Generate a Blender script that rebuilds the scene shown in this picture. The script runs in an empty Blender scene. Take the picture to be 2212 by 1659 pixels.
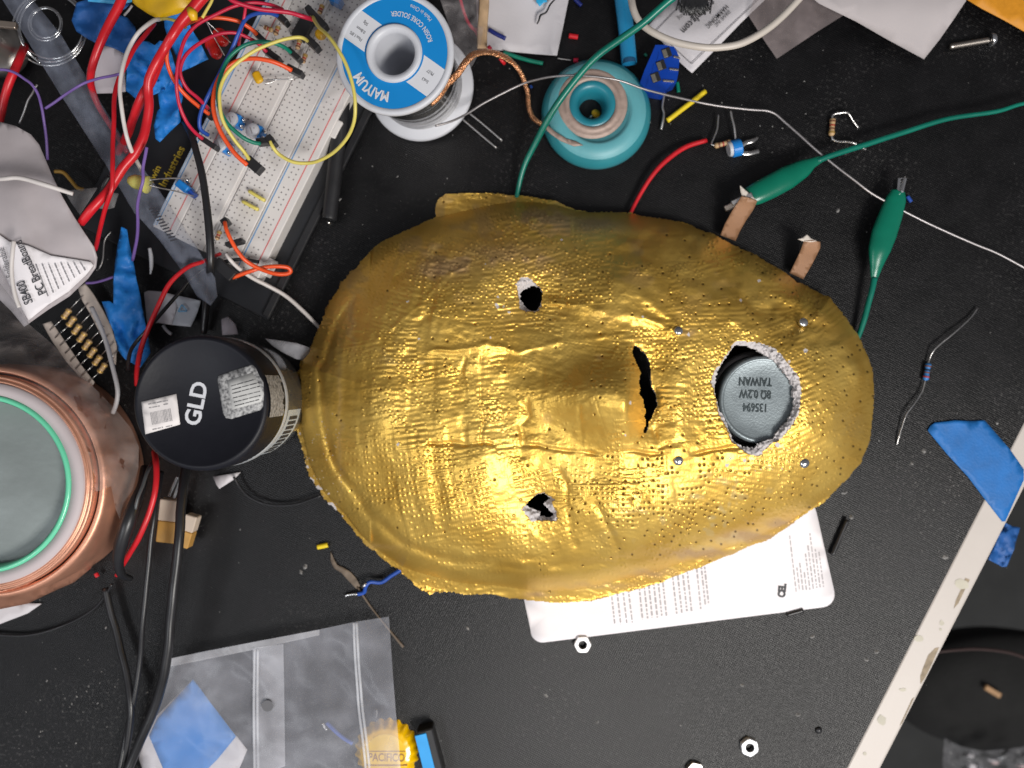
import bpy, bmesh, math, random
import numpy as np
from mathutils import Vector, Matrix, noise as mnoise
from mathutils.geometry import delaunay_2d_cdt
random.seed(7)
R = math.radians
sc = bpy.context.scene
COL = sc.collection

# ------------------------------------------------------------------ camera
H = 0.38                      # lens height above the table top (m)
K = 0.48 / 2212               # metres per picture unit on the table
cd = bpy.data.cameras.new('camera'); cam = bpy.data.objects.new('camera', cd); COL.objects.link(cam)
cam.location = (0, 0, H); cam.rotation_euler = (0, 0, 0)
cd.sensor_width = 36; cd.lens = 36 * H / 0.48
cd.clip_start = 0.01; cd.clip_end = 20
cd.dof.use_dof = True; cd.dof.focus_distance = 0.338; cd.dof.aperture_fstop = 5.6
sc.camera = cam
# ------------------------------------------------------------------ light of the room
w = bpy.data.worlds.new('World'); sc.world = w; w.use_nodes = True
nt = w.node_tree; nt.nodes.clear()
out = nt.nodes.new('ShaderNodeOutputWorld'); bg = nt.nodes.new('ShaderNodeBackground')
tc = nt.nodes.new('ShaderNodeTexCoord'); sep = nt.nodes.new('ShaderNodeSeparateXYZ')
mr = nt.nodes.new('ShaderNodeMapRange'); cr = nt.nodes.new('ShaderNodeValToRGB')
nt.links.new(tc.outputs['Generated'], sep.inputs[0]); nt.links.new(sep.outputs['Y'], mr.inputs['Value'])
mr.inputs['From Min'].default_value = -1; mr.inputs['From Max'].default_value = 1
nt.links.new(mr.outputs[0], cr.inputs[0])
cr.color_ramp.elements[0].color = (0.62, 0.62, 0.66, 1); cr.color_ramp.elements[1].color = (0.13, 0.12, 0.12, 1)
nt.links.new(cr.outputs[0], bg.inputs['Color']); bg.inputs['Strength'].default_value = 0.52
nt.links.new(bg.outputs[0], out.inputs[0])
def area(name, loc, size, sizey, power, color, target=(0, 0, 0)):
    l = bpy.data.lights.new(name, 'AREA'); l.shape = 'RECTANGLE'; l.size = size; l.size_y = sizey
    l.energy = power; l.color = color
    o = bpy.data.objects.new(name, l); COL.objects.link(o); o.location = loc
    o.rotation_euler = (Vector(target) - Vector(loc)).to_track_quat('-Z', 'Y').to_euler()
    return o
area('ceiling_lamp', (0.36, -0.49, 0.74), 0.42, 0.24, 9.6, (1.0, 0.965, 0.92), (0.0, -0.08, 0))
area('far_ceiling_lamp', (-0.9, -0.8, 1.5), 0.9, 0.3, 7.0, (0.93, 0.96, 1.0))
sc.view_settings.view_transform = 'Standard'; sc.view_settings.look = 'None'
sc.view_settings.exposure = 0.0; sc.view_settings.gamma = 1.0
sc.render.engine = 'CYCLES'
sc.render.resolution_x = 1024; sc.render.resolution_y = 768
try:
    sc.cycles.transparent_max_bounces = 16; sc.cycles.max_bounces = 8
except Exception: pass

# ------------------------------------------------------------------ materials
MATS = {}
def mat(name, col, rough=0.5, metal=0.0, var=0.12, vscale=60, bump=0.0, bscale=400, trans=0.0, alpha=1.0,
        spec=0.5, coat=0.0, rvar=0.1, sss=0.0, tint=None):
    if name in MATS: return MATS[name]
    m = bpy.data.materials.new(name); m.use_nodes = True; n = m.node_tree; L = n.links
    b = n.nodes['Principled BSDF']
    t = n.nodes.new('ShaderNodeTexCoord')
    nz = n.nodes.new('ShaderNodeTexNoise'); nz.inputs['Scale'].default_value = vscale; nz.inputs['Detail'].default_value = 5
    L.new(t.outputs['Object'], nz.inputs['Vector'])
    rp = n.nodes.new('ShaderNodeValToRGB')
    c0 = tuple(max(0, c * (1 - var)) for c in col); c1 = tuple(min(1, c * (1 + var)) for c in (tint or col))
    rp.color_ramp.elements[0].position = 0.3; rp.color_ramp.elements[1].position = 0.7
    rp.color_ramp.elements[0].color = (*c0, 1); rp.color_ramp.elements[1].color = (*c1, 1)
    L.new(nz.outputs['Fac'], rp.inputs[0]); L.new(rp.outputs[0], b.inputs['Base Color'])
    mrn = n.nodes.new('ShaderNodeMapRange'); L.new(nz.outputs['Fac'], mrn.inputs['Value'])
    mrn.inputs['To Min'].default_value = max(0.02, rough - rvar); mrn.inputs['To Max'].default_value = min(1, rough + rvar)
    L.new(mrn.outputs[0], b.inputs['Roughness'])
    b.inputs['Metallic'].default_value = metal
    b.inputs['Specular IOR Level'].default_value = spec
    b.inputs['Coat Weight'].default_value = coat
    if trans: b.inputs['Transmission Weight'].default_value = trans
    if sss:
        b.inputs['Subsurface Weight'].default_value = sss; b.inputs['Subsurface Radius'].default_value = (0.004, 0.004, 0.004)
    if bump:
        bz = n.nodes.new('ShaderNodeTexNoise'); bz.inputs['Scale'].default_value = bscale; bz.inputs['Detail'].default_value = 3
        L.new(t.outputs['Object'], bz.inputs['Vector'])
        bp = n.nodes.new('ShaderNodeBump'); bp.inputs['Strength'].default_value = bump; bp.inputs['Distance'].default_value = 0.0006
        L.new(bz.outputs['Fac'], bp.inputs['Height']); L.new(bp.outputs[0], b.inputs['Normal'])
    if alpha < 1: b.inputs['Alpha'].default_value = alpha
    MATS[name] = m; return m
def film(name, col, amount, rough=0.25, bscale=120, bump=0.6):
    """thin clear plastic: mostly transparent, with haze and gloss that wrinkle"""
    if name in MATS: return MATS[name]
    m = mat(name, col, rough, 0, 0.15, 90)
    n = m.node_tree; L = n.links; b = n.nodes['Principled BSDF']; o = n.nodes['Material Output']
    tr = n.nodes.new('ShaderNodeBsdfTransparent'); mx = n.nodes.new('ShaderNodeMixShader')
    t = n.nodes.new('ShaderNodeTexCoord'); bz = n.nodes.new('ShaderNodeTexNoise'); bz.inputs['Scale'].default_value = bscale
    bz.inputs['Detail'].default_value = 2; bz.inputs['Distortion'].default_value = 0.6
    L.new(t.outputs['Object'], bz.inputs['Vector'])
    bp = n.nodes.new('ShaderNodeBump'); bp.inputs['Strength'].default_value = bump; bp.inputs['Distance'].default_value = 0.003
    L.new(bz.outputs['Fac'], bp.inputs['Height']); L.new(bp.outputs[0], b.inputs['Normal'])
    mr2 = n.nodes.new('ShaderNodeMapRange'); L.new(bz.outputs['Fac'], mr2.inputs['Value'])
    mr2.inputs['From Min'].default_value = 0.3; mr2.inputs['From Max'].default_value = 0.7
    mr2.inputs['To Min'].default_value = amount * 0.7; mr2.inputs['To Max'].default_value = min(1, amount * 1.3)
    L.new(mr2.outputs[0], mx.inputs[0]); L.new(tr.outputs[0], mx.inputs[1]); L.new(b.outputs[0], mx.inputs[2])
    L.new(mx.outputs[0], o.inputs['Surface'])
    return m
# plain stuffs
RED = mat('red_insulation', (0.55, 0.012, 0.02), 0.38, var=.15)
CRIM = mat('crimson_insulation', (0.50, 0.010, 0.045), 0.4, var=.15)
ORANGE = mat('orange_insulation', (0.80, 0.085, 0.015), 0.4, var=.12)
YEL = mat('pale_yellow_insulation', (0.68, 0.58, 0.13), 0.4, var=.1)
YELB = mat('bright_yellow_insulation', (0.78, 0.58, 0.02), 0.4, var=.1)
GRN = mat('green_insulation', (0.0, 0.15, 0.105), 0.32, var=.15)
GRND = mat('green_jumper_insulation', (0.0, 0.19, 0.12), 0.4, var=.15)
BLUW = mat('blue_insulation', (0.015, 0.07, 0.36), 0.4, var=.15)
NAVY = mat('navy_insulation', (0.01, 0.02, 0.16), 0.4, var=.15)
PURP = mat('purple_insulation', (0.17, 0.10, 0.33), 0.42, var=.15)
WHT = mat('white_insulation', (0.62, 0.58, 0.56), 0.4, var=.07)
CREAM = mat('cream_insulation', (0.52, 0.47, 0.42), 0.42, var=.06)
GREYW = mat('grey_insulation', (0.38, 0.37, 0.38), 0.45, var=.1)
BLK = mat('black_rubber', (0.012, 0.012, 0.014), 0.36, var=.3)
BLKM = mat('black_plastic', (0.014, 0.014, 0.016), 0.45, var=.3, bump=.1)
SIL = mat('tinned_metal', (0.62, 0.61, 0.60), 0.28, metal=1, var=.15, bump=.15, bscale=900)
DSIL = mat('dull_solder_metal', (0.40, 0.39, 0.39), 0.42, metal=.9, var=.15)
STEEL = mat('polished_steel', (0.70, 0.71, 0.72), 0.16, metal=1, var=.12)
PAPER = mat('white_paper', (0.60, 0.575, 0.60), 0.75, var=.03, bump=.1, bscale=900)
PAPER2 = mat('white_card', (0.80, 0.765, 0.785), 0.6, var=.03, spec=.3)
INK = mat('black_ink', (0.03, 0.03, 0.035), 0.6, var=.2)
INKG = mat('grey_ink', (0.22, 0.21, 0.22), 0.7, var=.2)
TAPE = mat('blue_masking_tape', (0.010, 0.19, 0.60), 0.55, var=.16, vscale=90, bump=.35, bscale=700)
TAPED = mat('dark_blue_masking_tape', (0.006, 0.075, 0.27), 0.6, var=.16, vscale=90, bump=.3, bscale=700)
COPPER = mat('copper_foil', (0.66, 0.33, 0.22), 0.44, metal=.72, var=.12, vscale=80, bump=.35, bscale=160)
COPB = mat('braided_copper', (0.85, 0.42, 0.22), 0.34, metal=.9, var=.25, vscale=900, bump=.9, bscale=1500)
COPD = mat('copper_strip_brown', (0.26, 0.135, 0.07), 0.55, metal=.15, var=.14)
WPLAS = mat('white_plastic', (0.55, 0.56, 0.60), 0.42, var=.03, sss=.1)
BLUEL = mat('bright_blue_print', (0.0, 0.21, 0.56), 0.45, var=.03)
WPRINT = mat('white_print', (0.62, 0.63, 0.67), 0.5, var=.03)
BRDW = mat('breadboard_plastic', (0.66, 0.63, 0.61), 0.5, var=.05, vscale=40)
TAN = mat('tan_resistor_body', (0.50, 0.33, 0.17), 0.5, var=.12)
BROWNB = mat('brown_band', (0.16, 0.06, 0.03), 0.5)
REDB = mat('red_band', (0.35, 0.03, 0.02), 0.5)
GOLDB = mat('gold_band', (0.45, 0.28, 0.06), 0.4, metal=.4)
RBLUE = mat('blue_resistor_body', (0.03, 0.16, 0.42), 0.4, var=.1)
TRIM = mat('blue_trimmer_plastic', (0.01, 0.20, 0.60), 0.35, var=.08)
YCAP = mat('yellow_capacitor_epoxy', (0.72, 0.40, 0.01), 0.35, var=.1)
YPL = mat('yellow_plastic', (0.85, 0.50, 0.005), 0.35, var=.06)
CAN = mat('zinc_plated_steel', (0.21, 0.245, 0.26), 0.42, metal=.5, var=.05, vscale=200, bump=.16, bscale=1100)
CLOTHB = mat('black_cloth', (0.0015, 0.0015, 0.0015), 0.9, var=.3, bump=.5)

# ------------------------------------------------------------------ geometry helpers
def P(u, v, z=0.0):
    """place on the table plan: u right, v down in picture units, z millimetres above the table"""
    s = K * (H - z / 1000) / H
    return Vector(((u - 1106) * s, -(v - 829.5) * s, z / 1000))
def px(wd, z=0): return wd * K * (H - z / 1000) / H      # picture units -> metres at height z
def tag(o, label=None, cat=None, group=None, kind=None):
    if label: o['label'] = label
    if cat: o['category'] = cat
    if group: o['group'] = group
    if kind: o['kind'] = kind
    return o
def thing(name, label, cat, u, v, z=0, group=None):
    o = bpy.data.objects.new(name, None); COL.objects.link(o); o.location = P(u, v, z)
    o.empty_display_size = .01
    return tag(o, label, cat, group)
def rootloc(p):
    l = Vector((0, 0, 0))
    while p is not None:
        l += p.location; p = p.parent
    return l
def mesh_obj(name, verts, faces, m, parent=None, smooth=False, base=None, mats=None, midx=None):
    me = bpy.data.meshes.new(name)
    off = rootloc(parent) if parent else Vector(base) if base is not None else Vector(verts[0])
    me.from_pydata([(a[0] - off[0], a[1] - off[1], a[2] - off[2]) for a in verts], [], faces)
    for mm in (mats or [m]): me.materials.append(mm)
    if midx: me.polygons.foreach_set('material_index', midx)
    if smooth: me.polygons.foreach_set('use_smooth', [True] * len(me.polygons))
    me.update()
    o = bpy.data.objects.new(name, me); COL.objects.link(o)
    if parent: o.parent = parent
    else: o.location = off
    return o
def single(name, label, cat, verts, faces, m, smooth=False, group=None, kind=None):
    o = mesh_obj(name, verts, faces, m, None, smooth)
    return tag(o, label, cat, group, kind)
def catmull(pts, n=6):
    pts = [Vector(p) for p in pts]
    if len(pts) < 3 or n < 2: return pts
    res = []
    for i in range(len(pts) - 1):
        p0 = pts[i - 1] if i else pts[0] * 2 - pts[1]; p1 = pts[i]; p2 = pts[i + 1]
        p3 = pts[i + 2] if i + 2 < len(pts) else pts[-1] * 2 - pts[-2]
        for k in range(n):
            t = k / n
            res.append(0.5 * ((2 * p1) + (p2 - p0) * t + (2 * p0 - 5 * p1 + 4 * p2 - p3) * t * t + (3 * p1 - p0 - 3 * p2 + p3) * t ** 3))
    res.append(pts[-1]); return res
def tube_geo(path, radii, sides=8, flat=1.0, up0=None, cap=True):
    n = len(path); V = []; F = []
    if not isinstance(radii, (list, tuple)): radii = [radii] * n
    up = Vector(up0) if up0 else Vector((0, 0, 1))
    for i, p in enumerate(path):
        d = (path[min(i + 1, n - 1)] - path[max(i - 1, 0)])
        if d.length < 1e-9: d = Vector((1, 0, 0))
        d.normalize()
        s = d.cross(up)
        if s.length < 0.05: s = d.cross(Vector((0, 1, 0)))
        s.normalize(); uu = s.cross(d)
        for k in range(sides):
            a = 2 * math.pi * k / sides
            V.append(p + s * (math.cos(a) * radii[i]) + uu * (math.sin(a) * radii[i] * flat))
    for i in range(n - 1):
        for k in range(sides):
            a = i * sides + k; b = i * sides + (k + 1) % sides
            F.append((a, b, b + sides, a + sides))
    if cap:
        F.append(tuple(range(sides))[::-1]); F.append(tuple((n - 1) * sides + k for k in range(sides)))
    return V, F
def wire(name, label, cat, pts, wd, m, parent=None, group=None, n=6, sides=8, flat=1.0):
    """pts: (u,v,z) list; wd: visible width in picture units, number or list per point"""
    path = catmull([P(*p) for p in pts], n)
    if isinstance(wd, (list, tuple)):
        rr = []
        for i in range(len(pts) - 1):
            for k in range(n):
                t = k / n; q = wd[i] * (1 - t) + wd[i + 1] * t; z = pts[i][2] * (1 - t) + pts[i + 1][2] * t
                rr.append(px(q, z) / 2)
        rr.append(px(wd[-1], pts[-1][2]) / 2)
        if len(path) != len(rr): rr = [px(a, p[2]) / 2 for a, p in zip(wd, pts)]
    else: rr = [px(wd, p.z * 1000) / 2 for p in path]
    # slight hand-made irregularity
    if len(path) > 4:
        for i, p in enumerate(path):
            q = p * 90; a = px(wd if not isinstance(wd, (list, tuple)) else 4) * 0.08
            path[i] = p + Vector((mnoise.noise(q), mnoise.noise(q + Vector((9, 3, 1))), 0)) * a
    V, F = tube_geo(path, rr, sides, flat)
    if parent: return mesh_obj(name, V, F, m, parent, True)
    o = mesh_obj(name, V, F, m, None, True); return tag(o, label, cat, group)
def box_geo(c, ax, ay, az, hx, hy, hz, bev=0.0):
    ax, ay, az = Vector(ax).normalized(), Vector(ay).normalized(), Vector(az).normalized()
    c = Vector(c)
    if bev <= 0:
        V = [c + ax * hx * i + ay * hy * j + az * hz * k for k in (-1, 1) for j in (-1, 1) for i in (-1, 1)]
        return V, [(0, 2, 3, 1), (4, 5, 7, 6), (0, 1, 5, 4), (2, 6, 7, 3), (0, 4, 6, 2), (1, 3, 7, 5)]
    V = []; F = []
    ring = []
    for (x, y) in ((1, 1), (-1, 1), (-1, -1), (1, -1)):
        ring += [(x, y, 0), (x, y, 1)]
    def ringpts(hxx, hyy, zz, b):
        q = [(hxx, hyy - b), (hxx - b, hyy), (-hxx + b, hyy), (-hxx, hyy - b), (-hxx, -hyy + b), (-hxx + b, -hyy), (hxx - b, -hyy), (hxx, -hyy + b)]
        return [c + ax * a + ay * bb + az * zz for a, bb in q]
    V += ringpts(hx, hy, -hz, bev); V += ringpts(hx, hy, hz - bev, bev); V += ringpts(hx - bev, hy - bev, hz, bev * .6)
    for r in (0, 8):
        for k in range(8): F.append((r + k, r + (k + 1) % 8, r + 8 + (k + 1) % 8, r + 8 + k))
    F.append(tuple(range(16, 24))); F.append(tuple(range(8))[::-1])
    return V, F
def merge(*geos):
    V = []; F = []
    for v, f in geos:
        o = len(V); V += list(v); F += [tuple(i + o for i in q) for q in f]
    return V, F
def bar_geo(p0, p1, wd, ht, bev=0.0002):
    """flat bar between two (u,v,z) points, z is its mid height; wd picture units, ht mm"""
    a, b = P(*p0), P(*p1); d = b - a; c = (a + b) / 2
    ax = d.normalized(); ay = Vector((0, 0, 1)).cross(ax)
    if ay.length < .01: ay = Vector((0, 1, 0))
    ay.normalize(); az = ax.cross(ay)
    return box_geo(c, ax, ay, az, d.length / 2, px(wd, (p0[2] + p1[2]) / 2) / 2, ht / 2000, bev)
def lathe_geo(o, axis, prof, n=48, ref=None, capt=True, capb=True):
    """prof: (radius m, height m along axis)"""
    ax = Vector(axis).normalized(); r0 = Vector(ref) if ref else (Vector((1, 0, 0)) if abs(ax.x) < .9 else Vector((0, 1, 0)))
    s = (r0 - ax * r0.dot(ax)).normalized(); t = ax.cross(s); o = Vector(o)
    V = []; F = []
    for r, h in prof:
        for k in range(n):
            a = 2 * math.pi * k / n; V.append(o + ax * h + (s * math.cos(a) + t * math.sin(a)) * r)
    for i in range(len(prof) - 1):
        for k in range(n):
            a = i * n + k; b = i * n + (k + 1) % n; F.append((a, b, b + n, a + n))
    if capb and prof[0][0] > 1e-6: F.append(tuple(range(n))[::-1])
    if capt and prof[-1][0] > 1e-6: F.append(tuple((len(prof) - 1) * n + k for k in range(n)))
    return V, F
def sheet_geo(poly, zf, step=12, curve=False):
    """polygon in picture units -> triangulated surface with heights zf(u,v) in mm"""
    pts = []
    if curve:
        pp = [Vector((a[0], a[1], 0)) for a in poly]; pp = catmull(pp + [pp[0]], 4)[:-1]; poly = [(a.x, a.y) for a in pp]
    n = len(poly)
    for i in range(n):
        a, b = poly[i], poly[(i + 1) % n]; L = math.hypot(b[0] - a[0], b[1] - a[1]); k = max(1, int(L / step))
        for j in range(k): pts.append((a[0] + (b[0] - a[0]) * j / k, a[1] + (b[1] - a[1]) * j / k))
    m = len(pts); edges = [(i, (i + 1) % m) for i in range(m)]
    def inside(x, y):
        c = False
        for i in range(m):
            x0, y0 = pts[i]; x1, y1 = pts[(i + 1) % m]
            if (y0 > y) != (y1 > y) and x < (x1 - x0) * (y - y0) / (y1 - y0) + x0: c = not c
        return c
    us = [p[0] for p in pts]; vs = [p[1] for p in pts]; extra = []
    y = min(vs) + step / 2
    while y < max(vs):
        x = min(us) + step / 2
        while x < max(us):
            q = (x + random.uniform(-.3, .3) * step, y + random.uniform(-.3, .3) * step)
            if inside(*q) and min((q[0] - p[0]) ** 2 + (q[1] - p[1]) ** 2 for p in pts) > (step * .4) ** 2: extra.append(q)
            x += step
        y += step
    vo, eo, fo, *_ = delaunay_2d_cdt([Vector(p) for p in pts + extra], edges, [], 1, 1e-4)
    V = [P(a.x, a.y, zf(a.x, a.y)) for a in vo]
    F = []
    for f in fo:
        a, b, c = V[f[0]], V[f[1]], V[f[2]]
        F.append(tuple(f) if (b - a).cross(c - a).z > 0 else tuple(f)[::-1])
    return V, F
def sheet(name, label, cat, poly, zf, m, parent=None, step=12, thick=0.2, smooth=True, curve=False, group=None):
    if not callable(zf):
        z0 = zf; zf = lambda u, v: z0
    V, F = sheet_geo(poly, zf, step, curve)
    o = mesh_obj(name, V, F, m, parent, smooth)
    if thick:
        s = o.modifiers.new('thickness', 'SOLIDIFY'); s.thickness = thick / 1000; s.offset = -1
    if not parent: tag(o, label, cat, group)
    return o
def nz(u, v, sc_=60, seed=0): return mnoise.noise(Vector((u / sc_, v / sc_, seed * 7.31)))
def ridge(u, v, sc_=60, seed=0): return 1 - 2 * abs(mnoise.noise(Vector((u / sc_, v / sc_, seed * 7.31))))
def arc(cx, cy, r, a0, a1, n): return [(cx + r * math.cos(R(a0 + (a1 - a0) * i / n)), cy + r * math.sin(R(a0 + (a1 - a0) * i / n))) for i in range(n + 1)]
def text(body, u, v, z, size, du, dv, m, parent, name='lettering', xs=1.0, bold=0.0, ax=None, ay=None, origin=None, curve_r=None):
    """size: cap height in picture units; (du,dv): reading direction in the picture"""
    c = bpy.data.curves.new(name, 'FONT'); c.body = body; c.align_x = 'CENTER'; c.align_y = 'CENTER'
    c.size = 1.0; c.offset = bold; c.resolution_u = 3
    o = bpy.data.objects.new(name, c); COL.objects.link(o)
    bpy.context.view_layer.update()
    me = bpy.data.meshes.new_from_object(o.evaluated_get(bpy.context.evaluated_depsgraph_get()))
    bpy.data.objects.remove(o); bpy.data.curves.remove(c)
    s = px(size, z) / 0.70
    if ax is None:
        ax = Vector((du, -dv, 0)).normalized(); ay = Vector((-ax.y, ax.x, 0)); origin = P(u, v, z)
    off = rootloc(parent); 
    for vt in me.vertices:
        x, y = vt.co.x * s * xs, vt.co.y * s
        if curve_r:
            a = x / abs(curve_r); rr = abs(curve_r) + (y if curve_r > 0 else -y)
            if curve_r > 0: x, y = rr * math.sin(a), rr * math.cos(a)
            else: x, y = rr * math.sin(a), -rr * math.cos(a)
        vt.co = origin + ax * x + ay * y - off
    me.materials.clear(); me.materials.append(m)
    me.name = name
    t = bpy.data.objects.new(name, me); COL.objects.link(t); t.parent = parent
    return t
def fineprint(lines, z, m, parent, wd=4, dash=(6, 16), gap=3):
    """rows of tiny unreadable print: lines ((u0,v0),(u1,v1))"""
    V = []; F = []
    for (a, b) in lines:
        L = math.hypot(b[0] - a[0], b[1] - a[1]); d = ((b[0] - a[0]) / L, (b[1] - a[1]) / L); nn = (-d[1], d[0]); s = 0
        while s < L:
            e = min(L, s + random.uniform(*dash)); hw = wd / 2 * random.uniform(.7, 1)
            o = len(V)
            for (t, q) in ((s, -1), (e, -1), (e, 1), (s, 1)):
                V.append(P(a[0] + d[0] * t + nn[0] * hw * q, a[1] + d[1] * t + nn[1] * hw * q, z))
            f = (o, o + 1, o + 2, o + 3)
            if (V[o + 1] - V[o]).cross(V[o + 2] - V[o]).z < 0: f = f[::-1]
            F.append(f); s = e + gap
    return mesh_obj('fine_print', V, F, m, parent)
def drape(o, zf, lift):
    off = rootloc(o)
    for vt in o.data.vertices:
        p = vt.co + off
        for _ in range(3):
            q = K * (H - p.z) / H; u, v = p.x / q + 1106, 829.5 - p.y / q; p = P(u, v, zf(u, v) + lift)
        vt.co = p - off
    return o
def dup(root, u, v, z, rotz=0, label=None):
    r = root.copy(); COL.objects.link(r); r.location = P(u, v, z); r.rotation_euler = (0, 0, rotz)
    if label: r['label'] = label
    for ch in list(root.children):
        c = ch.copy(); COL.objects.link(c); c.parent = r
        for g in list(ch.children):
            d = g.copy(); COL.objects.link(d); d.parent = c
    return r

# ================================================================== THE TABLE
def table_material():
    m = bpy.data.materials.new('black_table_laminate'); m.use_nodes = True; n = m.node_tree; L = n.links
    b = n.nodes['Principled BSDF']; t = n.nodes.new('ShaderNodeTexCoord')
    def noi(s, d=6, ds=0.0):
        q = n.nodes.new('ShaderNodeTexNoise'); q.inputs['Scale'].default_value = s; q.inputs['Detail'].default_value = d
        q.inputs['Distortion'].default_value = ds; L.new(t.outputs['Object'], q.inputs['Vector']); return q
    big, mid, fine = noi(14, 5, .4), noi(90, 6), noi(700, 4)
    def ramp(src, p0, p1, c0, c1):
        r = n.nodes.new('ShaderNodeValToRGB'); r.color_ramp.elements[0].position = p0; r.color_ramp.elements[1].position = p1
        r.color_ramp.elements[0].color = c0; r.color_ramp.elements[1].color = c1; L.new(src, r.inputs[0]); return r
    base = ramp(mid.outputs['Fac'], .35, .7, (.0022, .0022, .0027, 1), (.0050, .0048, .0056, 1))
    dust = ramp(big.outputs['Fac'], .50, .72, (0, 0, 0, 1), (1, 1, 1, 1))
    spk = ramp(fine.outputs['Fac'], .56, .74, (0, 0, 0, 1), (1, 1, 1, 1))
    mu = n.nodes.new('ShaderNodeMath'); mu.operation = 'MULTIPLY'; L.new(dust.outputs[0], mu.inputs[0]); L.new(spk.outputs[0], mu.inputs[1])
    ad = n.nodes.new('ShaderNodeMath'); ad.operation = 'MULTIPLY_ADD'; L.new(mu.outputs[0], ad.inputs[0]); ad.inputs[1].default_value = .9
    s2 = n.nodes.new('ShaderNodeMath'); s2.operation = 'MULTIPLY'; L.new(spk.outputs[0], s2.inputs[0]); s2.inputs[1].default_value = .10
    L.new(s2.outputs[0], ad.inputs[2])
    mx = n.nodes.new('ShaderNodeMix'); mx.data_type = 'RGBA'; L.new(ad.outputs[0], mx.inputs['Factor'])
    L.new(base.outputs[0], mx.inputs['A']); mx.inputs['B'].default_value = (.085, .082, .08, 1)
    L.new(mx.outputs['Result'], b.inputs['Base Color'])
    rr = n.nodes.new('ShaderNodeMapRange'); L.new(mid.outputs['Fac'], rr.inputs['Value']); rr.inputs['To Min'].default_value = .30; rr.inputs['To Max'].default_value = .42
    L.new(rr.outputs[0], b.inputs['Roughness']); b.inputs['Specular IOR Level'].default_value = .34
    # weave: two crossed waves
    wv = []
    for ang in (R(28), R(118)):
        mp = n.nodes.new('ShaderNodeMapping'); mp.inputs['Rotation'].default_value = (0, 0, ang); L.new(t.outputs['Object'], mp.inputs['Vector'])
        q = n.nodes.new('ShaderNodeTexWave'); q.inputs['Scale'].default_value = 340; q.inputs['Distortion'].default_value = 1.6; q.inputs['Detail'].default_value = 2
        L.new(mp.outputs[0], q.inputs['Vector']); wv.append(q)
    a = n.nodes.new('ShaderNodeMath'); a.operation = 'ADD'; L.new(wv[0].outputs['Fac'], a.inputs[0]); L.new(wv[1].outputs['Fac'], a.inputs[1])
    f2 = n.nodes.new('ShaderNodeMath'); f2.operation = 'MULTIPLY_ADD'; L.new(fine.outputs['Fac'], f2.inputs[0]); f2.inputs[1].default_value = 2.2; L.new(a.outputs[0], f2.inputs[2])
    bp = n.nodes.new('ShaderNodeBump'); bp.inputs['Strength'].default_value = .35; bp.inputs['Distance'].default_value = .00020
    L.new(f2.outputs[0], bp.inputs['Height']); L.new(bp.outputs[0], b.inputs['Normal'])
    return m
TBL = table_material()
EDGE = mat('cream_edge_band', (0.50, 0.455, 0.42), 0.5, var=.03, vscale=50, bump=.05)
CHIP = mat('brown_chipboard_core', (0.27, 0.215, 0.15), 0.8, var=.3, vscale=300, bump=.5)
dl = Vector((-382, 745)); 
def on_line(u0, v0, v): return u0 + (v - v0) * dl.x / dl.y
lt = [(-900, -700), (on_line(2212, 914, -700), -700), (on_line(2212, 914, 2300), 2300), (-900, 2300)]
tt = thing('tabletop', None, None, 1106, 829); tt['kind'] = 'structure'
V, F = sheet_geo(lt, lambda u, v: 0, 400)
o_ = mesh_obj('table_surface', V, F, TBL, tt)
# edge band, rounded, and the panel's underside drop
V = []; F = []
prof = [(0, 0.0), (2.5, .32), (30, .36), (64, .34), (70, -.4), (73, -3), (74, -24)]
NV = 60
for i in range(NV + 1):
    v = -700 + 3000 * i / NV; uu = on_line(2212, 914, v)
    for (dx, z) in prof:
        q = P(uu, v, 0); V.append(Vector((q.x + px(dx), q.y - px(dx) * .05, z / 1000)))
k = len(prof)
for i in range(NV):
    for j in range(k - 1): a = i * k + j; F.append((a, a + k, a + k + 1, a + 1))
eb = mesh_obj('edge_band', V, F, EDGE, tt, False)
for (u, v, a, b_, sd) in [(2078, 1262, 15, 13, 1), (2034, 1346, 5, 6, 2), (1985, 1380, 10, 7, 3), (1950, 1490, 8, 4, 4), (1905, 1556, 10, 10, 5), (1868, 1628, 4, 4, 6), (2032, 1360, 3, 3, 7)]:
    po = [(u + a * math.cos(t) * (1 + .5 * nz(t * 40, sd * 50)), v + b_ * math.sin(t) * (1 + .5 * nz(t * 60, sd * 90))) for t in [i * .63 for i in range(10)]]
    sheet('stain', None, None, po, .47, mat('grey_green_stain', (.46, .43, .35), .6, var=.2), tt, 6, 0)
for poly in ([(2035, 1400), (2044, 1398), (2030, 1430), (2013, 1465), (2003, 1478), (2003, 1460), (2010, 1440), (2020, 1415)],
             [(2100, 1248), (2110, 1252), (2085, 1304), (2075, 1315), (2080, 1296), (2092, 1270)],
             [(1985, 1510), (1990, 1506), (1965, 1560), (1958, 1568)]):
    sheet('chipped_spot', None, None, [(a - 15, b) for a, b in poly], .42, CHIP, tt, 6, 0)
# room below the table edge
FL = mat('dark_grey_floor', (.022, .023, .023), .8, var=.35, vscale=30, bump=.3)
single('floor', None, None, *sheet_geo([(-300, -300), (5200, -300), (5200, 4200), (-300, 4200)], lambda u, v: -420, 900), FL, kind='structure')
seat = thing('stool_seat', 'black round cushioned seat below the table edge at lower right', 'stool', 2180, 1500, -150)
V, F = lathe_geo(P(2180, 1500, -150), (0, 0, 1), [(0.0, -.03), (.085, -.03), (.095, -.01), (.088, .004), (.06, .010), (0.001, .012)], 48)
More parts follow.
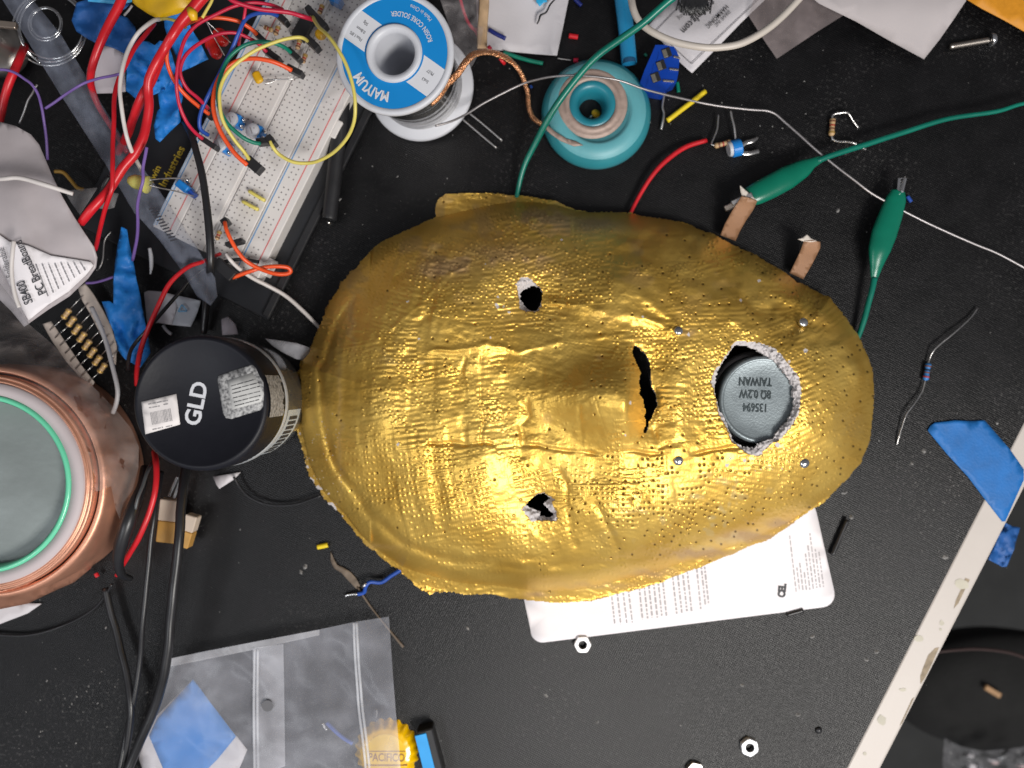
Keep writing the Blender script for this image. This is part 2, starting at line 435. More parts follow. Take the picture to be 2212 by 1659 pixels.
# stretch into the oval the photograph shows
c0 = P(2180, 1500, -150); V = [Vector((c0.x + (q.x - c0.x) * .78, c0.y + (q.y - c0.y) * .42, q.z)) for q in V]
mesh_obj('cushion', V, F, CLOTHB, seat, True)
wire('red_brown_cable', 'dim red brown cable crossing the gap behind the table edge', 'cable', [(2010, 1410, -60), (2060, 1404, -62), (2120, 1402, -70), (2190, 1412, -80), (2260, 1440, -90)], 8, mat('dim_red_cable', (.02, .008, .007), .8))
single('wood_dowel', 'short brown wooden stick lying on the black seat', 'stick', *bar_geo((2128, 1484, -135), (2160, 1503, -135), 11, 2), mat('brown_wood', (.32, .18, .08), .6))
bgp = thing('parts_bag', 'clear crinkled bag of small bright parts below the seat at the corner', 'bag', 2140, 1650, -130)
sheet('film', None, None, [(2040, 1594), (2075, 1612), (2120, 1622), (2180, 1618), (2260, 1606), (2270, 1760), (2060, 1760), (2036, 1650)], lambda u, v: -118 + 5 * ridge(u, v, 26, 3) + 1.5 * nz(u, v, 9, 4), film('crinkled_clear_film', (.40, .40, .43), .15, .20, 35, .8), bgp, 7, 0)
for i in range(26):
    u = random.uniform(2060, 2215); v = random.uniform(1622, 1700)
    mm = [STEEL, PAPER, mat('pink_grey_part', (.4, .3, .3), .5), STEEL][i % 4]
    V, F = box_geo(P(u, v, -128 + random.uniform(0, 8)), (random.random() - .5, random.random() - .5, .2), (.3, .1, 1), (1, -.2, 0), .0016, .0012, .0020, .0004)
    mesh_obj('small_part', V, F, mm, bgp)
# painter's tape on the edge
ett = thing('edge_tape', 'wide blue painter tape folded over the white table edge at right', 'tape', 2110, 1010)
sheet('tape_strip', None, None, [(2004, 930), (2010, 920), (2020, 913), (2040, 911), (2062, 908), (2094, 910), (2127, 908), (2155, 940), (2182, 971), (2212, 1014), (2212, 1036), (2190, 1085), (2172, 1126), (2165, 1127), (2130, 1082), (2090, 1029), (2045, 980)],
      lambda u, v: .75 + .12 * nz(u, v, 30, 5) + (.5 if v < 918 else 0) * (.5 + nz(u, v, 12, 2)), mat('blue_painter_tape', (.006, .125, .40), .6, var=.14, vscale=120, bump=.25, bscale=900), ett, 14, .1)
sheet('tape_tail', None, None, [(2169, 1128), (2186, 1136), (2204, 1140), (2196, 1165), (2190, 1189), (2182, 1206), (2175, 1224), (2165, 1225), (2150, 1216), (2135, 1209), (2150, 1170)],
      lambda u, v: -8 - 4 * nz(u, v, 12, 8) - (u - 2150) * .06, TAPED, ett, 7, .12)

# ================================================================== THE MASK
OUT = [(645,790),(649,767),(660,757),(669,752),(676,735),(690,700),(700,680),(706,660),(714,645),(728,625),(738,606),(745,600),(770,575),(790,550),(820,524),(850,507),(880,494),(910,480),(942,468),(940,455),(941,440),(948,428),(962,420),(1000,415),(1050,416),(1100,419),(1150,424),(1200,433),(1245,453),(1270,456),(1330,457),(1365,460),(1400,467),(1450,474),(1480,482),(1505,492),(1540,504),(1560,514),(1590,531),(1630,548),(1660,566),(1690,582),(1720,606),(1745,618),(1770,632),(1795,639),(1800,652),(1818,672),(1838,700),(1852,720),(1865,748),(1878,775),(1887,805),(1889,850),(1886,900),(1883,930),(1878,958),(1862,1000),(1846,1018),(1830,1035),(1800,1065),(1780,1085),(1750,1105),(1710,1135),(1660,1165),(1600,1190),(1540,1215),(1480,1238),(1430,1258),(1370,1275),(1300,1294),(1250,1302),(1210,1304),(1180,1301),(1130,1297),(1060,1285),(1000,1286),(965,1280),(930,1284),(912,1276),(898,1268),(888,1252),(860,1232),(830,1212),(800,1186),(770,1156),(745,1122),(720,1098),(697,1076),(682,1050),(668,1028),(656,990),(650,960),(640,930),(643,900),(638,870),(643,850),(641,820)]
FACE = [(648,800),(653,780),(668,762),(676,735),(690,700),(704,668),(714,645),(738,608),(745,600),(770,575),(790,550),(820,524),(850,507),(880,494),(910,480),(945,470),(1000,457),(1060,444),(1100,438),(1150,437),(1200,444),(1245,456),(1270,458),(1330,459),(1400,468),(1450,475),(1505,492),(1540,504),(1590,531),(1630,548),(1690,582),(1720,606),(1770,632),(1795,642),(1818,672),(1852,720),(1878,775),(1887,805),(1889,850),(1886,900),(1878,955),(1860,1000),(1830,1035),(1795,1066),(1750,1098),(1700,1128),(1650,1152),(1590,1176),(1530,1196),(1480,1212),(1420,1232),(1360,1247),(1300,1262),(1240,1274),(1180,1276),(1120,1270),(1060,1262),(1000,1258),(950,1248),(905,1235),(870,1222),(840,1204),(805,1178),(775,1148),(748,1112),(722,1085),(700,1060),(684,1030),(670,1000),(660,960),(652,920),(650,870),(650,830)]
EYE_A_W = [(1115,615),(1124,598),(1145,601),(1160,615),(1172,630),(1169,663),(1160,673),(1142,674),(1124,668),(1120,642),(1118,627)]
EYE_A_H = [(1123,634),(1135,624),(1148,618),(1163,621),(1172,633),(1168,657),(1157,670),(1142,670),(1130,657),(1124,645)]
EYE_B_W = [(1128,1100),(1136,1090),(1163,1066),(1175,1064),(1197,1078),(1192,1090),(1203,1108),(1202,1125),(1180,1123),(1148,1127),(1140,1117)]
EYE_B_H = [(1136,1090),(1148,1078),(1163,1067),(1175,1066),(1187,1076),(1174,1087),(1180,1096),(1193,1110),(1189,1116),(1166,1114),(1169,1105),(1148,1096)]
NOSE_H = [(1371,748),(1379,751),(1391,764),(1400,776),(1404,796),(1406,816),(1407,836),(1415,848),(1419,876),(1411,894),(1401,912),(1399,926),(1394,936),(1390,934),(1395,918),(1393,900),(1397,884),(1391,876),(1391,860),(1381,850),(1385,838),(1381,828),(1385,806),(1379,792),(1371,774),(1367,760)]
MOUTH_W = [(1539,812),(1546,797),(1559,782),(1575,759),(1585,741),(1593,736),(1610,737),(1633,739),(1657,746),(1677,754),(1693,773),(1710,795),(1727,816),(1731,846),(1726,895),(1706,926),(1690,945),(1678,953),(1660,962),(1642,984),(1616,980),(1600,968),(1582,957),(1572,930),(1553,895),(1543,846),(1536,826)]
MOUTH_H = [(1545,840),(1547,814),(1556,793),(1573,768),(1587,747),(1605,747),(1630,756),(1650,767),(1670,780),(1690,800),(1702,818),(1713,838),(1714,862),(1712,880),(1708,895),(1695,915),(1680,930),(1670,945),(1650,952),(1637,958),(1630,968),(1600,962),(1584,951),(1572,917),(1556,887),(1546,857)]
def inpoly(x, y, poly):
    c = np.zeros(x.shape, bool); n = len(poly)
    for i in range(n):
        x0, y0 = poly[i]; x1, y1 = poly[(i + 1) % n]
        if y0 == y1: continue
        c ^= ((y0 > y) != (y1 > y)) & (x < (x1 - x0) * (y - y0) / (y1 - y0) + x0)
    return c
def dline(x, y, pts, closed=False):
    d = np.full(x.shape, 1e9); n = len(pts)
    for i in range(n if closed else n - 1):
        x0, y0 = pts[i]; x1, y1 = pts[(i + 1) % n]; dx, dy = x1 - x0, y1 - y0
        t = np.clip(((x - x0) * dx + (y - y0) * dy) / (dx * dx + dy * dy), 0, 1)
        d = np.minimum(d, (x - x0 - t * dx) ** 2 + (y - y0 - t * dy) ** 2)
    return np.sqrt(d)
def vn(x, y, seed):
    """smooth value noise -1..1"""
    rs = np.random.RandomState(seed); T = rs.rand(256, 256) * 2 - 1
    xi = np.floor(x).astype(int); yi = np.floor(y).astype(int); fx = x - xi; fy = y - yi
    fx = fx * fx * (3 - 2 * fx); fy = fy * fy * (3 - 2 * fy)
    g = lambda a, b: T[a & 255, b & 255]
    return (g(xi, yi) * (1 - fx) + g(xi + 1, yi) * fx) * (1 - fy) + (g(xi, yi + 1) * (1 - fx) + g(xi + 1, yi + 1) * fx) * fy
def sm(a, b, x): t = np.clip((x - a) / (b - a), 0, 1); return t * t * (3 - 2 * t)
def gz(x, y, u, v, su, sv, a): return a * np.exp(-((x - u) / su) ** 2 - ((y - v) / sv) ** 2)
def base_height(U, Vv):
    """large form of the mask in mm"""
    inF = inpoly(U, Vv, FACE); d = dline(U, Vv, FACE, True)
    dd = np.where(inF, d, 0)
    z = 13.0 + 37 * (1 - (1 - np.clip(dd / 290, 0, 1)) ** 2.6)
    z -= 6.0 * (1 - np.clip(dd / 42, 0, 1)) ** 2 * np.where(U > 800, 1, .35) * inF
    z -= np.where(inF, 0, 7.0 + 4.0 * np.clip(d / 25, 0, 1))
    k = np.clip(dd / 60, 0, 1)
    f = 0
    A = 4 + 16 * sm(1150, 1345, U); wv = 46 + 44 * sm(1130, 1350, U)
    end = 1 - sm(1345, 1418, U + .25 * (Vv - 850) * 0)
    f = f + A * sm(1080, 1190, U) * end * np.exp(-(np.abs(Vv - (862 + (U - 1150) * .02)) / wv) ** 2.1)
    f = f + gz(U, Vv, 1152, 655, 75, 72, -7) + gz(U, Vv, 1165, 1088, 75, 72, -6.5)
    f = f + gz(U, Vv, 1035, 700, 40, 120, 2.2) + gz(U, Vv, 1035, 1000, 45, 120, 2.2)
    f = f + gz(U, Vv, 1340, 630, 120, 80, 4.5) + gz(U, Vv, 1350, 1105, 120, 75, 4.5)
    f = f + gz(U, Vv, 1465, 862, 38, 120, 4.0) + gz(U, Vv, 1790, 862, 60, 120, 4)
    f = f + gz(U, Vv, 1645, 862, 100, 120, -2)
    return z + f * k, inF, d
def build_mask():
    st = 1.6
    us = np.arange(630, 1896, st); vs = np.arange(406, 1312, st)
    U, W = np.meshgrid(us, vs)
    z, inF, dF = base_height(U, W)
    dO = dline(U, W, OUT, True)
    n1 = vn(U / 5, W / 5, 1); n2 = vn(U / 5, W / 5, 2); n3 = vn(U / 22, W / 22, 3); n4 = vn(U / 22, W / 22, 4)
    rag = np.where((U < 1000) & (W > 560), 2.6, 1.1)
    Uo, Wo = U + n1 * rag + n3 * 2, W + n2 * rag + n4 * 2
    ins = inpoly(Uo, Wo, OUT)
    Uh, Wh = U + n1 * 1.8 + vn(U / 2.6, W / 2.6, 5) * .9, W + n2 * 1.8 + vn(U / 2.6, W / 2.6, 6) * .9
    hole = inpoly(Uh, Wh, EYE_A_H) | inpoly(Uh, Wh, EYE_B_H) | inpoly(U + n1 * 1.5, W + n2 * 1.5, NOSE_H) | inpoly(Uh, Wh, MOUTH_H)
    bare = (inpoly(Uh, Wh, EYE_A_W) | inpoly(Uh, Wh, EYE_B_W) | inpoly(Uh, Wh, MOUTH_W)).astype(float)
    # creases and folds of the plaster bandage
    wu = U + 6 * vn(U / 35, W / 35, 11); ww = W + 6 * vn(U / 35, W / 35, 12)
    for pts, a, wd in [
        ([(930,757),(1000,750),(1050,745),(1130,755),(1180,745),(1240,738),(1330,722),(1365,730)], .9, 5),
        ([(1180,648),(1290,670),(1370,680),(1450,716)], 1.6, 9), ([(1330,600),(1390,640),(1460,700)], 1.0, 10),
        ([(930,957),(1060,960),(1180,968),(1290,978),(1400,978),(1432,984)], -1.1, 4), ([(1432,968),(1468,955)], -1.2, 5),
        ([(1490,985),(1540,975),(1600,965)], -1.4, 4), ([(1410,930),(1425,970)], -1.2, 6),
        ([(1002,770),(1000,860),(1002,960)], -.8, 5), ([(1042,770),(1040,870),(1043,965)], -.7, 4),
        ([(1134,870),(1139,900),(1122,920),(1132,985)], -1.8, 6), ([(1255,880),(1258,965)], -.5, 5),
        ([(1500,520),(1558,582),(1591,625),(1656,668),(1720,700),(1795,722)], -3.4, 22),
        ([(1470,600),(1560,660),(1640,712)], 1.6, 18), ([(1640,600),(1720,650),(1800,715),(1850,800)], 2.4, 22),
        ([(1215,1020),(1230,1090),(1242,1180)], -1.2, 7), ([(1290,1095),(1330,1180),(1345,1235)], -1.2, 7),
        ([(1372,1080),(1402,1160)], -1.0, 7), ([(1460,1040),(1480,1130)], -.7, 7),
        ([(1320,520),(1380,545),(1400,600)], 1.6, 12), ([(1420,500),(1380,540),(1330,560)], -1.4, 12),
        ([(850,705),(920,640),(1010,570)], 1.0, 4), ([(880,770),(905,700),(950,640)], -1.0, 9),
        ([(820,640),(860,600),(940,545)], -1.2, 10), ([(1130,1210),(1250,1225),(1400,1200),(1500,1170)], -1.3, 9),
        ([(960,1190),(1060,1215),(1180,1222)], 1.0, 9), ([(1170,760),(1165,860)], -.6, 7)]:
        d = dline(wu, ww, pts); z += a * .86 * (.7 + .6 * vn(U / 24, W / 24, 19)) * np.exp(-(d / (wd * 1.15)) ** 2)
    # concentric folds of the forehead side and the groove that runs inside the rim
    left = (1 - sm(900, 1060, U)) ; phase = dF + 9 * vn(U / 70, W / 70, 13)
    ph = U - 645 - (W - 870) ** 2 * .0012 * np.clip(1 - (U - 645) / 480, 0, 1) + 5 * vn(U / 60, W / 60, 51)
    z += np.where(inF, 1, 0) * left * (1.15 * vn(ph / 26, W / 210 + 40, 52) + .55 * vn(ph / 12, W / 120 + 9, 53)) * sm(15, 60, dF) * (0.6 + .5 * vn(U / 90, W / 90, 14))
    lw = (1 - sm(1000, 1200, U)) * sm(620, 700, W)
    z += -2.2 * lw * np.exp(-((phase - 42) / 9) ** 2) * np.where(inF, 1, 0)
    z += np.where(inF, 1, 0) * sm(10, 60, dF) * (1.1 * vn(U / 75, W / 75, 15) + .30 * vn(U / 30, W / 30, 16) + .16 * vn(U / 12, W / 12, 17))
    z += .35 * vn(U / 18, W / 9, 18) * np.where(inF, .3, 1.2)
    # overlapping rectangles of gauze, each with its own rows of plaster dots
    rs = np.random.RandomState(5)
    lx = U.copy(); ly = W.copy(); amp = np.full(U.shape, .8); lift = np.zeros(U.shape); pid = np.zeros(U.shape, int); soft = np.ones(U.shape)
    for i in range(150):
        cx = rs.uniform(640, 1890); cy = rs.uniform(420, 1300)
        ang = R(rs.normal(-3, 9) + (cy - 870) * (cx - 1250) / 330000 * 40); hw = rs.uniform(45, 110); hh = rs.uniform(40, 90)
        ca, sa = math.cos(ang), math.sin(ang); X = (U - cx) * ca + (W - cy) * sa; Y = -(U - cx) * sa + (W - cy) * ca
        q = (np.abs(X + 3 * vn(Y / 20, X / 200, i)) < hw) & (np.abs(Y + 3 * vn(X / 20, Y / 200, i + 9)) < hh)
        lx[q] = X[q] * rs.uniform(.95, 1.05); ly[q] = Y[q]; amp[q] = rs.choice([.25, .55, .8, 1.0, 1.25]); lift[q] = rs.uniform(0, .16); pid[q] = i + 1
        ed = np.minimum(hw - np.abs(X), hh - np.abs(Y)); soft[q] = np.clip(ed[q] / 4, 0, 1)
    wx = lx + 1.6 * vn(U / 30, W / 30, 21); wy = ly + 1.6 * vn(U / 30, W / 30, 22)
    SX, SY = 10.2, 12.0
    ci = np.floor(wx / SX).astype(int); cj = np.floor(wy / SY).astype(int)
    H1 = np.random.RandomState(8).rand(512, 512)
    h = H1[(ci * 7 + pid * 31) & 511, (cj * 13 + pid * 17) & 511]; h2 = H1[(ci * 11 + pid * 5 + 77) & 511, (cj * 3 + pid + 191) & 511]
    fx = (wx / SX - ci - .5) * SX + (h2 - .5) * 3.4; fy = (wy / SY - cj - .5) * SY + (h - .5) * 2.4
    dens = .36 + .42 * vn(U / 45, W / 45, 23)
    dot = np.exp(-((fx / (2.2 + 1.0 * h2)) ** 2 + (fy / (1.8 + .8 * h2)) ** 2) ** 1.3) * (h < dens + .20 * amp)
    z += dot * amp * (.40 + .40 * h2)
    # thread ripple between dots
    z += .115 * amp * np.cos(wy * 2 * np.pi / SY) * (1 + vn(U / 14, W / 14, 24)) + .03 * np.cos(wx * 2 * np.pi / 4.7) * amp
    z += lift * soft
    z += .05 * vn(U / 2.6, W / 2.2, 25)
    pitr = gz(U, W, 1450, 1080, 150, 95, .55) + gz(U, W, 1700, 900, 200, 260, .09) + gz(U, W, 1550, 700, 260, 200, .07) + .018
    pit = ((h2 > 1 - pitr) & (h >= .25)) * np.exp(-((fx / 2.3) ** 2 + (fy / 2.3) ** 2) ** 1.4)
    z -= pit * .8
    # plaster rims curl down into the holes
    for pol, dep in ((EYE_A_H, 4), (EYE_B_H, 3), (MOUTH_H, 2.5)):
        d = dline(U, W, pol, True); z -= dep * np.exp(-(d / 9) ** 2) * bare + 0 * d
    z += bare * (.5 * vn(U / 3.2, W / 3.2, 26) + .5 * vn(U / 7, W / 7, 27))
    dn = dline(U, W, NOSE_H, True); z -= 1.0 * np.exp(-(dn / 7) ** 2)
    # thin paint: plaster shows through, purplish or tan
    thin = sm(.15, .75, vn(U / 55, W / 38, 31) + .5 * vn(U / 18, W / 14, 32)) * .55 * (1 - sm(520, 760, W))
    for (u, v, su, sv, a) in [(1085,545,110,26,.8),(1290,487,70,20,1),(960,585,80,22,.6),(1190,470,90,16,.6),(1410,1238,60,12,.9),(1520,1196,90,12,1.2),(1620,1160,80,13,1.3),(1690,1130,40,10,1),(1160,1283,30,9,1),(1300,1265,90,8,.7),(735,900,6,180,.5),(760,690,8,80,.6),(800,1180,60,8,.5),(1180,905,14,12,.4),(1486,718,14,9,.8),(1290,775,9,7,.6)]:
        thin = thin + gz(U + 8 * vn(U / 20, W / 20, 33), W + 5 * vn(U / 16, W / 16, 34), u, v, su, sv, a)
    pale = sm(.35, .8, vn(U / 26, W / 16, 35) + .4 * vn(U / 9, W / 9, 36)) * (gz(U, W, 1500, 1110, 150, 70, .9) + gz(U, W, 1620, 1010, 90, 60, .5) + gz(U, W, 880, 770, 60, 30, .5))
    # little white chips of bare plaster
    ch = np.zeros(U.shape)
    for (u, v, r) in [(1076,643,3),(1073,658,3),(1075,663,2.5),(1087,662,2),(1100,674,3),(1060,730,2.5),(1389,683,3),(1362,869,3),(1641,607,4),(1600,650,3),(880,650,2),(905,732,2.5),(860,960,3),(1190,1017,2),(1705,780,3),(1740,758,5),(1487,722,4),(1608,995,4),(1570,1005,4),(1680,962,5),(1703,815,3),(1580,990,3),(1050,570,2),(1213,519,3),(1350,940,2)]:
        ch = np.maximum(ch, (np.hypot(U - u + n1 * 2, W - v + n2 * 2) < r))
    ch = np.maximum(ch, ((vn(U / 3, W / 3, 37) > .86) & (gz(U, W, 1650, 985, 70, 40, 1) + gz(U, W, 700, 1020, 40, 130, 1) > .3)))
    ch = np.maximum(ch, (dO < 6 + 5 * vn(U / 12, W / 12, 38)) & (U < 770) & (W > 900) & (vn(U / 9, W / 9, 39) > .15))
    bare = np.maximum(bare, ch)
    keep = ins & ~hole
    s = K * (H - z / 1000) / H
    X = (U - 1106) * s; Y = -(W - 829.5) * s; Z = z / 1000
    # quads whose four corners are all kept
    q = keep[:-1, :-1] & keep[1:, :-1] & keep[:-1, 1:] & keep[1:, 1:]
    used = np.zeros(U.shape, bool)
    used[:-1, :-1] |= q; used[1:, :-1] |= q; used[:-1, 1:] |= q; used[1:, 1:] |= q
    idx = -np.ones(U.shape, int); idx[used] = np.arange(used.sum())
    i0, i1, i2, i3 = idx[:-1, :-1][q], idx[1:, :-1][q], idx[1:, 1:][q], idx[:-1, 1:][q]
    faces = np.stack([i0, i1, i2, i3], 1)
    base = P(1250, 860, 0)
    co = np.stack([X[used] - base.x, Y[used] - base.y, Z[used]], 1)
    root = thing('gold_mask', 'gold painted plaster gauze face mask with torn eye holes and an open mouth', 'mask', 1250, 860)
    def fast(name, co, faces, m):
        me = bpy.data.meshes.new(name); nf = len(faces)
        me.vertices.add(len(co)); me.vertices.foreach_set('co', co.astype(np.float32).ravel())
        me.loops.add(nf * 4); me.loops.foreach_set('vertex_index', faces.astype(np.int32).ravel())
        me.polygons.add(nf); me.polygons.foreach_set('loop_start', np.arange(0, nf * 4, 4, dtype=np.int32))
        try: me.polygons.foreach_set('loop_total', np.full(nf, 4, np.int32))
        except Exception: pass
        me.polygons.foreach_set('use_smooth', np.ones(nf, bool)); me.materials.append(m)
        me.update(calc_edges=True); me.validate()
        o = bpy.data.objects.new(name, me); COL.objects.link(o); o.parent = root; return o
    g = fast('painted_face', co, faces, gold_material())
    ca = g.data.color_attributes.new('paint', 'FLOAT_COLOR', 'POINT')
    pit2 = np.clip(pit * 1.4, 0, 1)
    rgba = np.stack([bare[used], np.clip(thin[used], 0, 1), np.clip(pale[used] , 0, 1), pit2[used]], 1).astype(np.float32)
    ca.data.foreach_set('color', rgba.ravel())
    # torn edges of the plaster: walls that drop from every open border
    e = np.concatenate([np.stack([faces[:, a], faces[:, b]], 1) for a, b in ((0, 1), (1, 2), (2, 3), (3, 0))])
    key = np.sort(e, 1); kk = key[:, 0].astype(np.int64) * len(co) + key[:, 1]
    u_, inv, cnt = np.unique(kk, return_inverse=True, return_counts=True); be = e[cnt[inv] == 1]
    bv = np.unique(be); mp = -np.ones(len(co), int); mp[bv] = np.arange(len(bv))
    top = co[bv].copy(); low = top.copy()
    xy = top[:, :2]; drop = .0016 + .0007 * vn(xy[:, 0] * 900, xy[:, 1] * 900, 41)
    low[:, 2] = np.maximum(low[:, 2] - drop, .0003); low[:, 0] += vn(xy[:, 0] * 700, xy[:, 1] * 700, 42) * .0004
    wf = np.stack([mp[be[:, 1]], mp[be[:, 0]], mp[be[:, 0]] + len(bv), mp[be[:, 1]] + len(bv)], 1)
    PL = mat('raw_plaster', (.50, .47, .465), .85, var=.12, vscale=400, bump=.8, bscale=1100)
    fast('torn_plaster_edge', np.concatenate([top, low]), wf, PL)
    # inner shell
    st2 = 8; U2, W2 = np.meshgrid(np.arange(640, 1890, st2), np.arange(420, 1306, st2)); z2, inF2, d2 = base_height(U2, W2)
    z2 = z2 - 2.6 - 1.5; hl = np.zeros(U2.shape, bool)
    for pol in (EYE_A_H, EYE_B_H, NOSE_H, MOUTH_H): hl |= inpoly(U2, W2, pol) | (dline(U2, W2, pol, True) < 9)
    kp = inpoly(U2, W2, FACE) & (d2 > 16) & ~hl & (z2 > .3)
    s2 = K * (H - z2 / 1000) / H; q2 = kp[:-1, :-1] & kp[1:, :-1] & kp[:-1, 1:] & kp[1:, 1:]
    id2 = np.arange(U2.size).reshape(U2.shape)
    f2 = np.stack([id2[:-1, :-1][q2], id2[:-1, 1:][q2], id2[1:, 1:][q2], id2[1:, :-1][q2]], 1)
    us2, inv2 = np.unique(f2, return_inverse=True)
    c2 = np.stack([((U2 - 1106) * s2 - base.x).ravel(), (-(W2 - 829.5) * s2 - base.y).ravel(), (z2 / 1000).ravel()], 1)[us2]
    fast('inner_plaster', c2, inv2.reshape(f2.shape), mat('dark_plaster_inside', (.30, .27, .25), .9, var=.2))
    # bolt heads
    for (u, v, rr) in [(1465, 715, 10.5), (1735, 697, 10.5), (1465, 995, 11), (1737, 1000, 11.5)]:
        zz = float(base_height(np.array([[float(u)]]), np.array([[float(v)]]))[0][0, 0]) + 1.0
        rad = px(rr, zz)
        V, F = lathe_geo(P(u, v, zz), ((u - 1600) * .0002, -(v - 860) * .0006, 1), [(rad, -.001), (rad, .0002), (rad * .85, .0008), (rad * .45, .0012), (rad * .001, .0013)], 20)
        mesh_obj('bolt_head', V, F, STEEL, root, True)
    return root
def gold_material():
    m = bpy.data.materials.new('gold_paint_over_plaster'); m.use_nodes = True; n = m.node_tree; L = n.links
    b = n.nodes['Principled BSDF']; at = n.nodes.new('ShaderNodeAttribute'); at.attribute_name = 'paint'
    sp = n.nodes.new('ShaderNodeSeparateColor'); L.new(at.outputs['Color'], sp.inputs[0])
    t = n.nodes.new('ShaderNodeTexCoord')
    nn = n.nodes.new('ShaderNodeTexNoise'); nn.inputs['Scale'].default_value = 45; nn.inputs['Detail'].default_value = 6; L.new(t.outputs['Object'], nn.inputs['Vector'])
    rp = n.nodes.new('ShaderNodeValToRGB'); rp.color_ramp.elements[0].position = .3; rp.color_ramp.elements[1].position = .72
    rp.color_ramp.elements[0].color = (.70, .42, .075, 1); rp.color_ramp.elements[1].color = (.84, .57, .140, 1); L.new(nn.outputs['Fac'], rp.inputs[0])
    def mix(f, a, c, scale=None):
        x = n.nodes.new('ShaderNodeMix'); x.data_type = 'RGBA'
        if scale:
            q = n.nodes.new('ShaderNodeMath'); q.operation = 'MULTIPLY'; q.inputs[1].default_value = scale; L.new(f, q.inputs[0]); f = q.outputs[0]
        L.new(f, x.inputs['Factor']); L.new(a, x.inputs['A']); x.inputs['B'].default_value = (*c, 1); return x.outputs['Result']
    c = mix(sp.outputs[1], rp.outputs[0], (.33, .21, .12), .8)
    c = mix(sp.outputs[2], c, (.70, .55, .26), .75)
    c = mix(at.outputs['Alpha'], c, (.06, .03, .01), .85)  # pinholes darkened in the colour, for the shade seen through the gauze
    c = mix(sp.outputs[0], c, (.52, .49, .49))
    L.new(c, b.inputs['Base Color'])
    mt = n.nodes.new('ShaderNodeMath'); mt.operation = 'MULTIPLY_ADD'; L.new(sp.outputs[0], mt.inputs[0]); mt.inputs[1].default_value = -.76; mt.inputs[2].default_value = .76
    mt2 = n.nodes.new('ShaderNodeMath'); mt2.operation = 'MULTIPLY_ADD'; mt2.use_clamp = True; L.new(sp.outputs[1], mt2.inputs[0]); mt2.inputs[1].default_value = -.45; L.new(mt.outputs[0], mt2.inputs[2])
    L.new(mt2.outputs[0], b.inputs['Metallic'])
    rg = n.nodes.new('ShaderNodeMapRange'); L.new(nn.outputs['Fac'], rg.inputs['Value']); rg.inputs['To Min'].default_value = .38; rg.inputs['To Max'].default_value = .50
    ra = n.nodes.new('ShaderNodeMath'); ra.operation = 'MULTIPLY_ADD'; L.new(sp.outputs[0], ra.inputs[0]); ra.inputs[1].default_value = .45; L.new(rg.outputs[0], ra.inputs[2]); b.inputs['Specular IOR Level'].default_value = .10
    L.new(ra.outputs[0], b.inputs['Roughness'])
    f = n.nodes.new('ShaderNodeTexNoise'); f.inputs['Scale'].default_value = 1300; f.inputs['Detail'].default_value = 3; L.new(t.outputs['Object'], f.inputs['Vector'])
    bp = n.nodes.new('ShaderNodeBump'); bp.inputs['Strength'].default_value = .15; bp.inputs['Distance'].default_value = .0001
    L.new(f.outputs['Fac'], bp.inputs['Height']); L.new(bp.outputs[0], b.inputs['Normal'])
    return m
build_mask()

# ================================================================== SPEAKER IN THE MOUTH
spk = thing('speaker', 'round zinc plated speaker sitting face down in the mouth opening of the gold mask', 'speaker', 1648, 864, 20)
zt = 41.5; c = P(1648, 864, zt); rr = px(96, zt); axs = Vector((0.0, -.02, 1)).normalized()
V, F = lathe_geo(c, axs, [(rr * .99, -.013), (rr * 1.0, -.002), (rr * .985, -.0008), (rr * .95, -.0001), (rr * .90, 0), (rr * .885, -.0004), (rr * .87, -.0005), (rr * .5, -.00045), (rr * .001, -.0004)], 72)
mesh_obj('magnet_can', V, F, CAN, spk, True)
V, F = lathe_geo(c, axs, [(rr * 1.10, -.014), (rr * 1.12, -.0095), (rr * 1.07, -.0085), (rr * 1.0, -.0085)], 72, capt=False)
mesh_obj('basket_rim', V, F, mat('dark_steel_basket', (.16, .15, .15), .45, metal=.7, var=.2), spk, True)
ns = mat('stamped_black_ink', (.03, .045, .05), .5, var=.3)
for body, v in (('135694', 880), ('8\u03a9 0.2W', 851), ('TAIWAN', 824)):
    text(body, 1632, v, zt + .0, 18, -1, -.04, ns, spk, xs=.70, bold=.02, origin=P(1632, v, zt) + Vector((0, 0, -.0001 + (P(0, v, zt).y - c.y) * .02)), ax=Vector((-1, .03, 0)).normalized(), ay=Vector((-.03, -1, .02)).normalized())

# ================================================================== CARD UNDER THE MASK
card = thing('instruction_card', 'white rounded card with fine grey print sticking out from under the gold mask', 'card', 1500, 1250)
def rc(cx, cy, r, a0, a1): return arc(cx, cy, r, a0, a1, 5)
cpoly = [(1120, 1230)] + [(1133, 1300)] + [(1146, 1362)] + rc(1172, 1362, 26, 165, 82) + rc(1775, 1284, 28, 82, -12)[0:] + [(1764, 1108), (1740, 1030), (1200, 1110)]
sheet('card_sheet', None, None, cpoly, .8, PAPER2, card, 40, .4)
ln = []
for (u, v0, v1) in [(1328,1280,1347),(1341,1284,1349),(1354,1287,1346),(1366,1290,1345),(1388,1262,1338),(1399,1262,1336),(1409,1262,1334),(1420,1262,1334),(1430,1262,1333),(1440,1262,1333),(1462,1260,1326),(1473,1256,1324),(1484,1254,1320),(1494,1252,1320),(1514,1238,1316),(1524,1240,1309),(1531,1238,1306)]:
    ln.append(((u - 14, v0 - 60), (u, v1)))
fineprint(ln, .86, mat('pale_grey_ink', (.38, .36, .37), .7), card, 4.2, (4, 13), 3)
ln = []
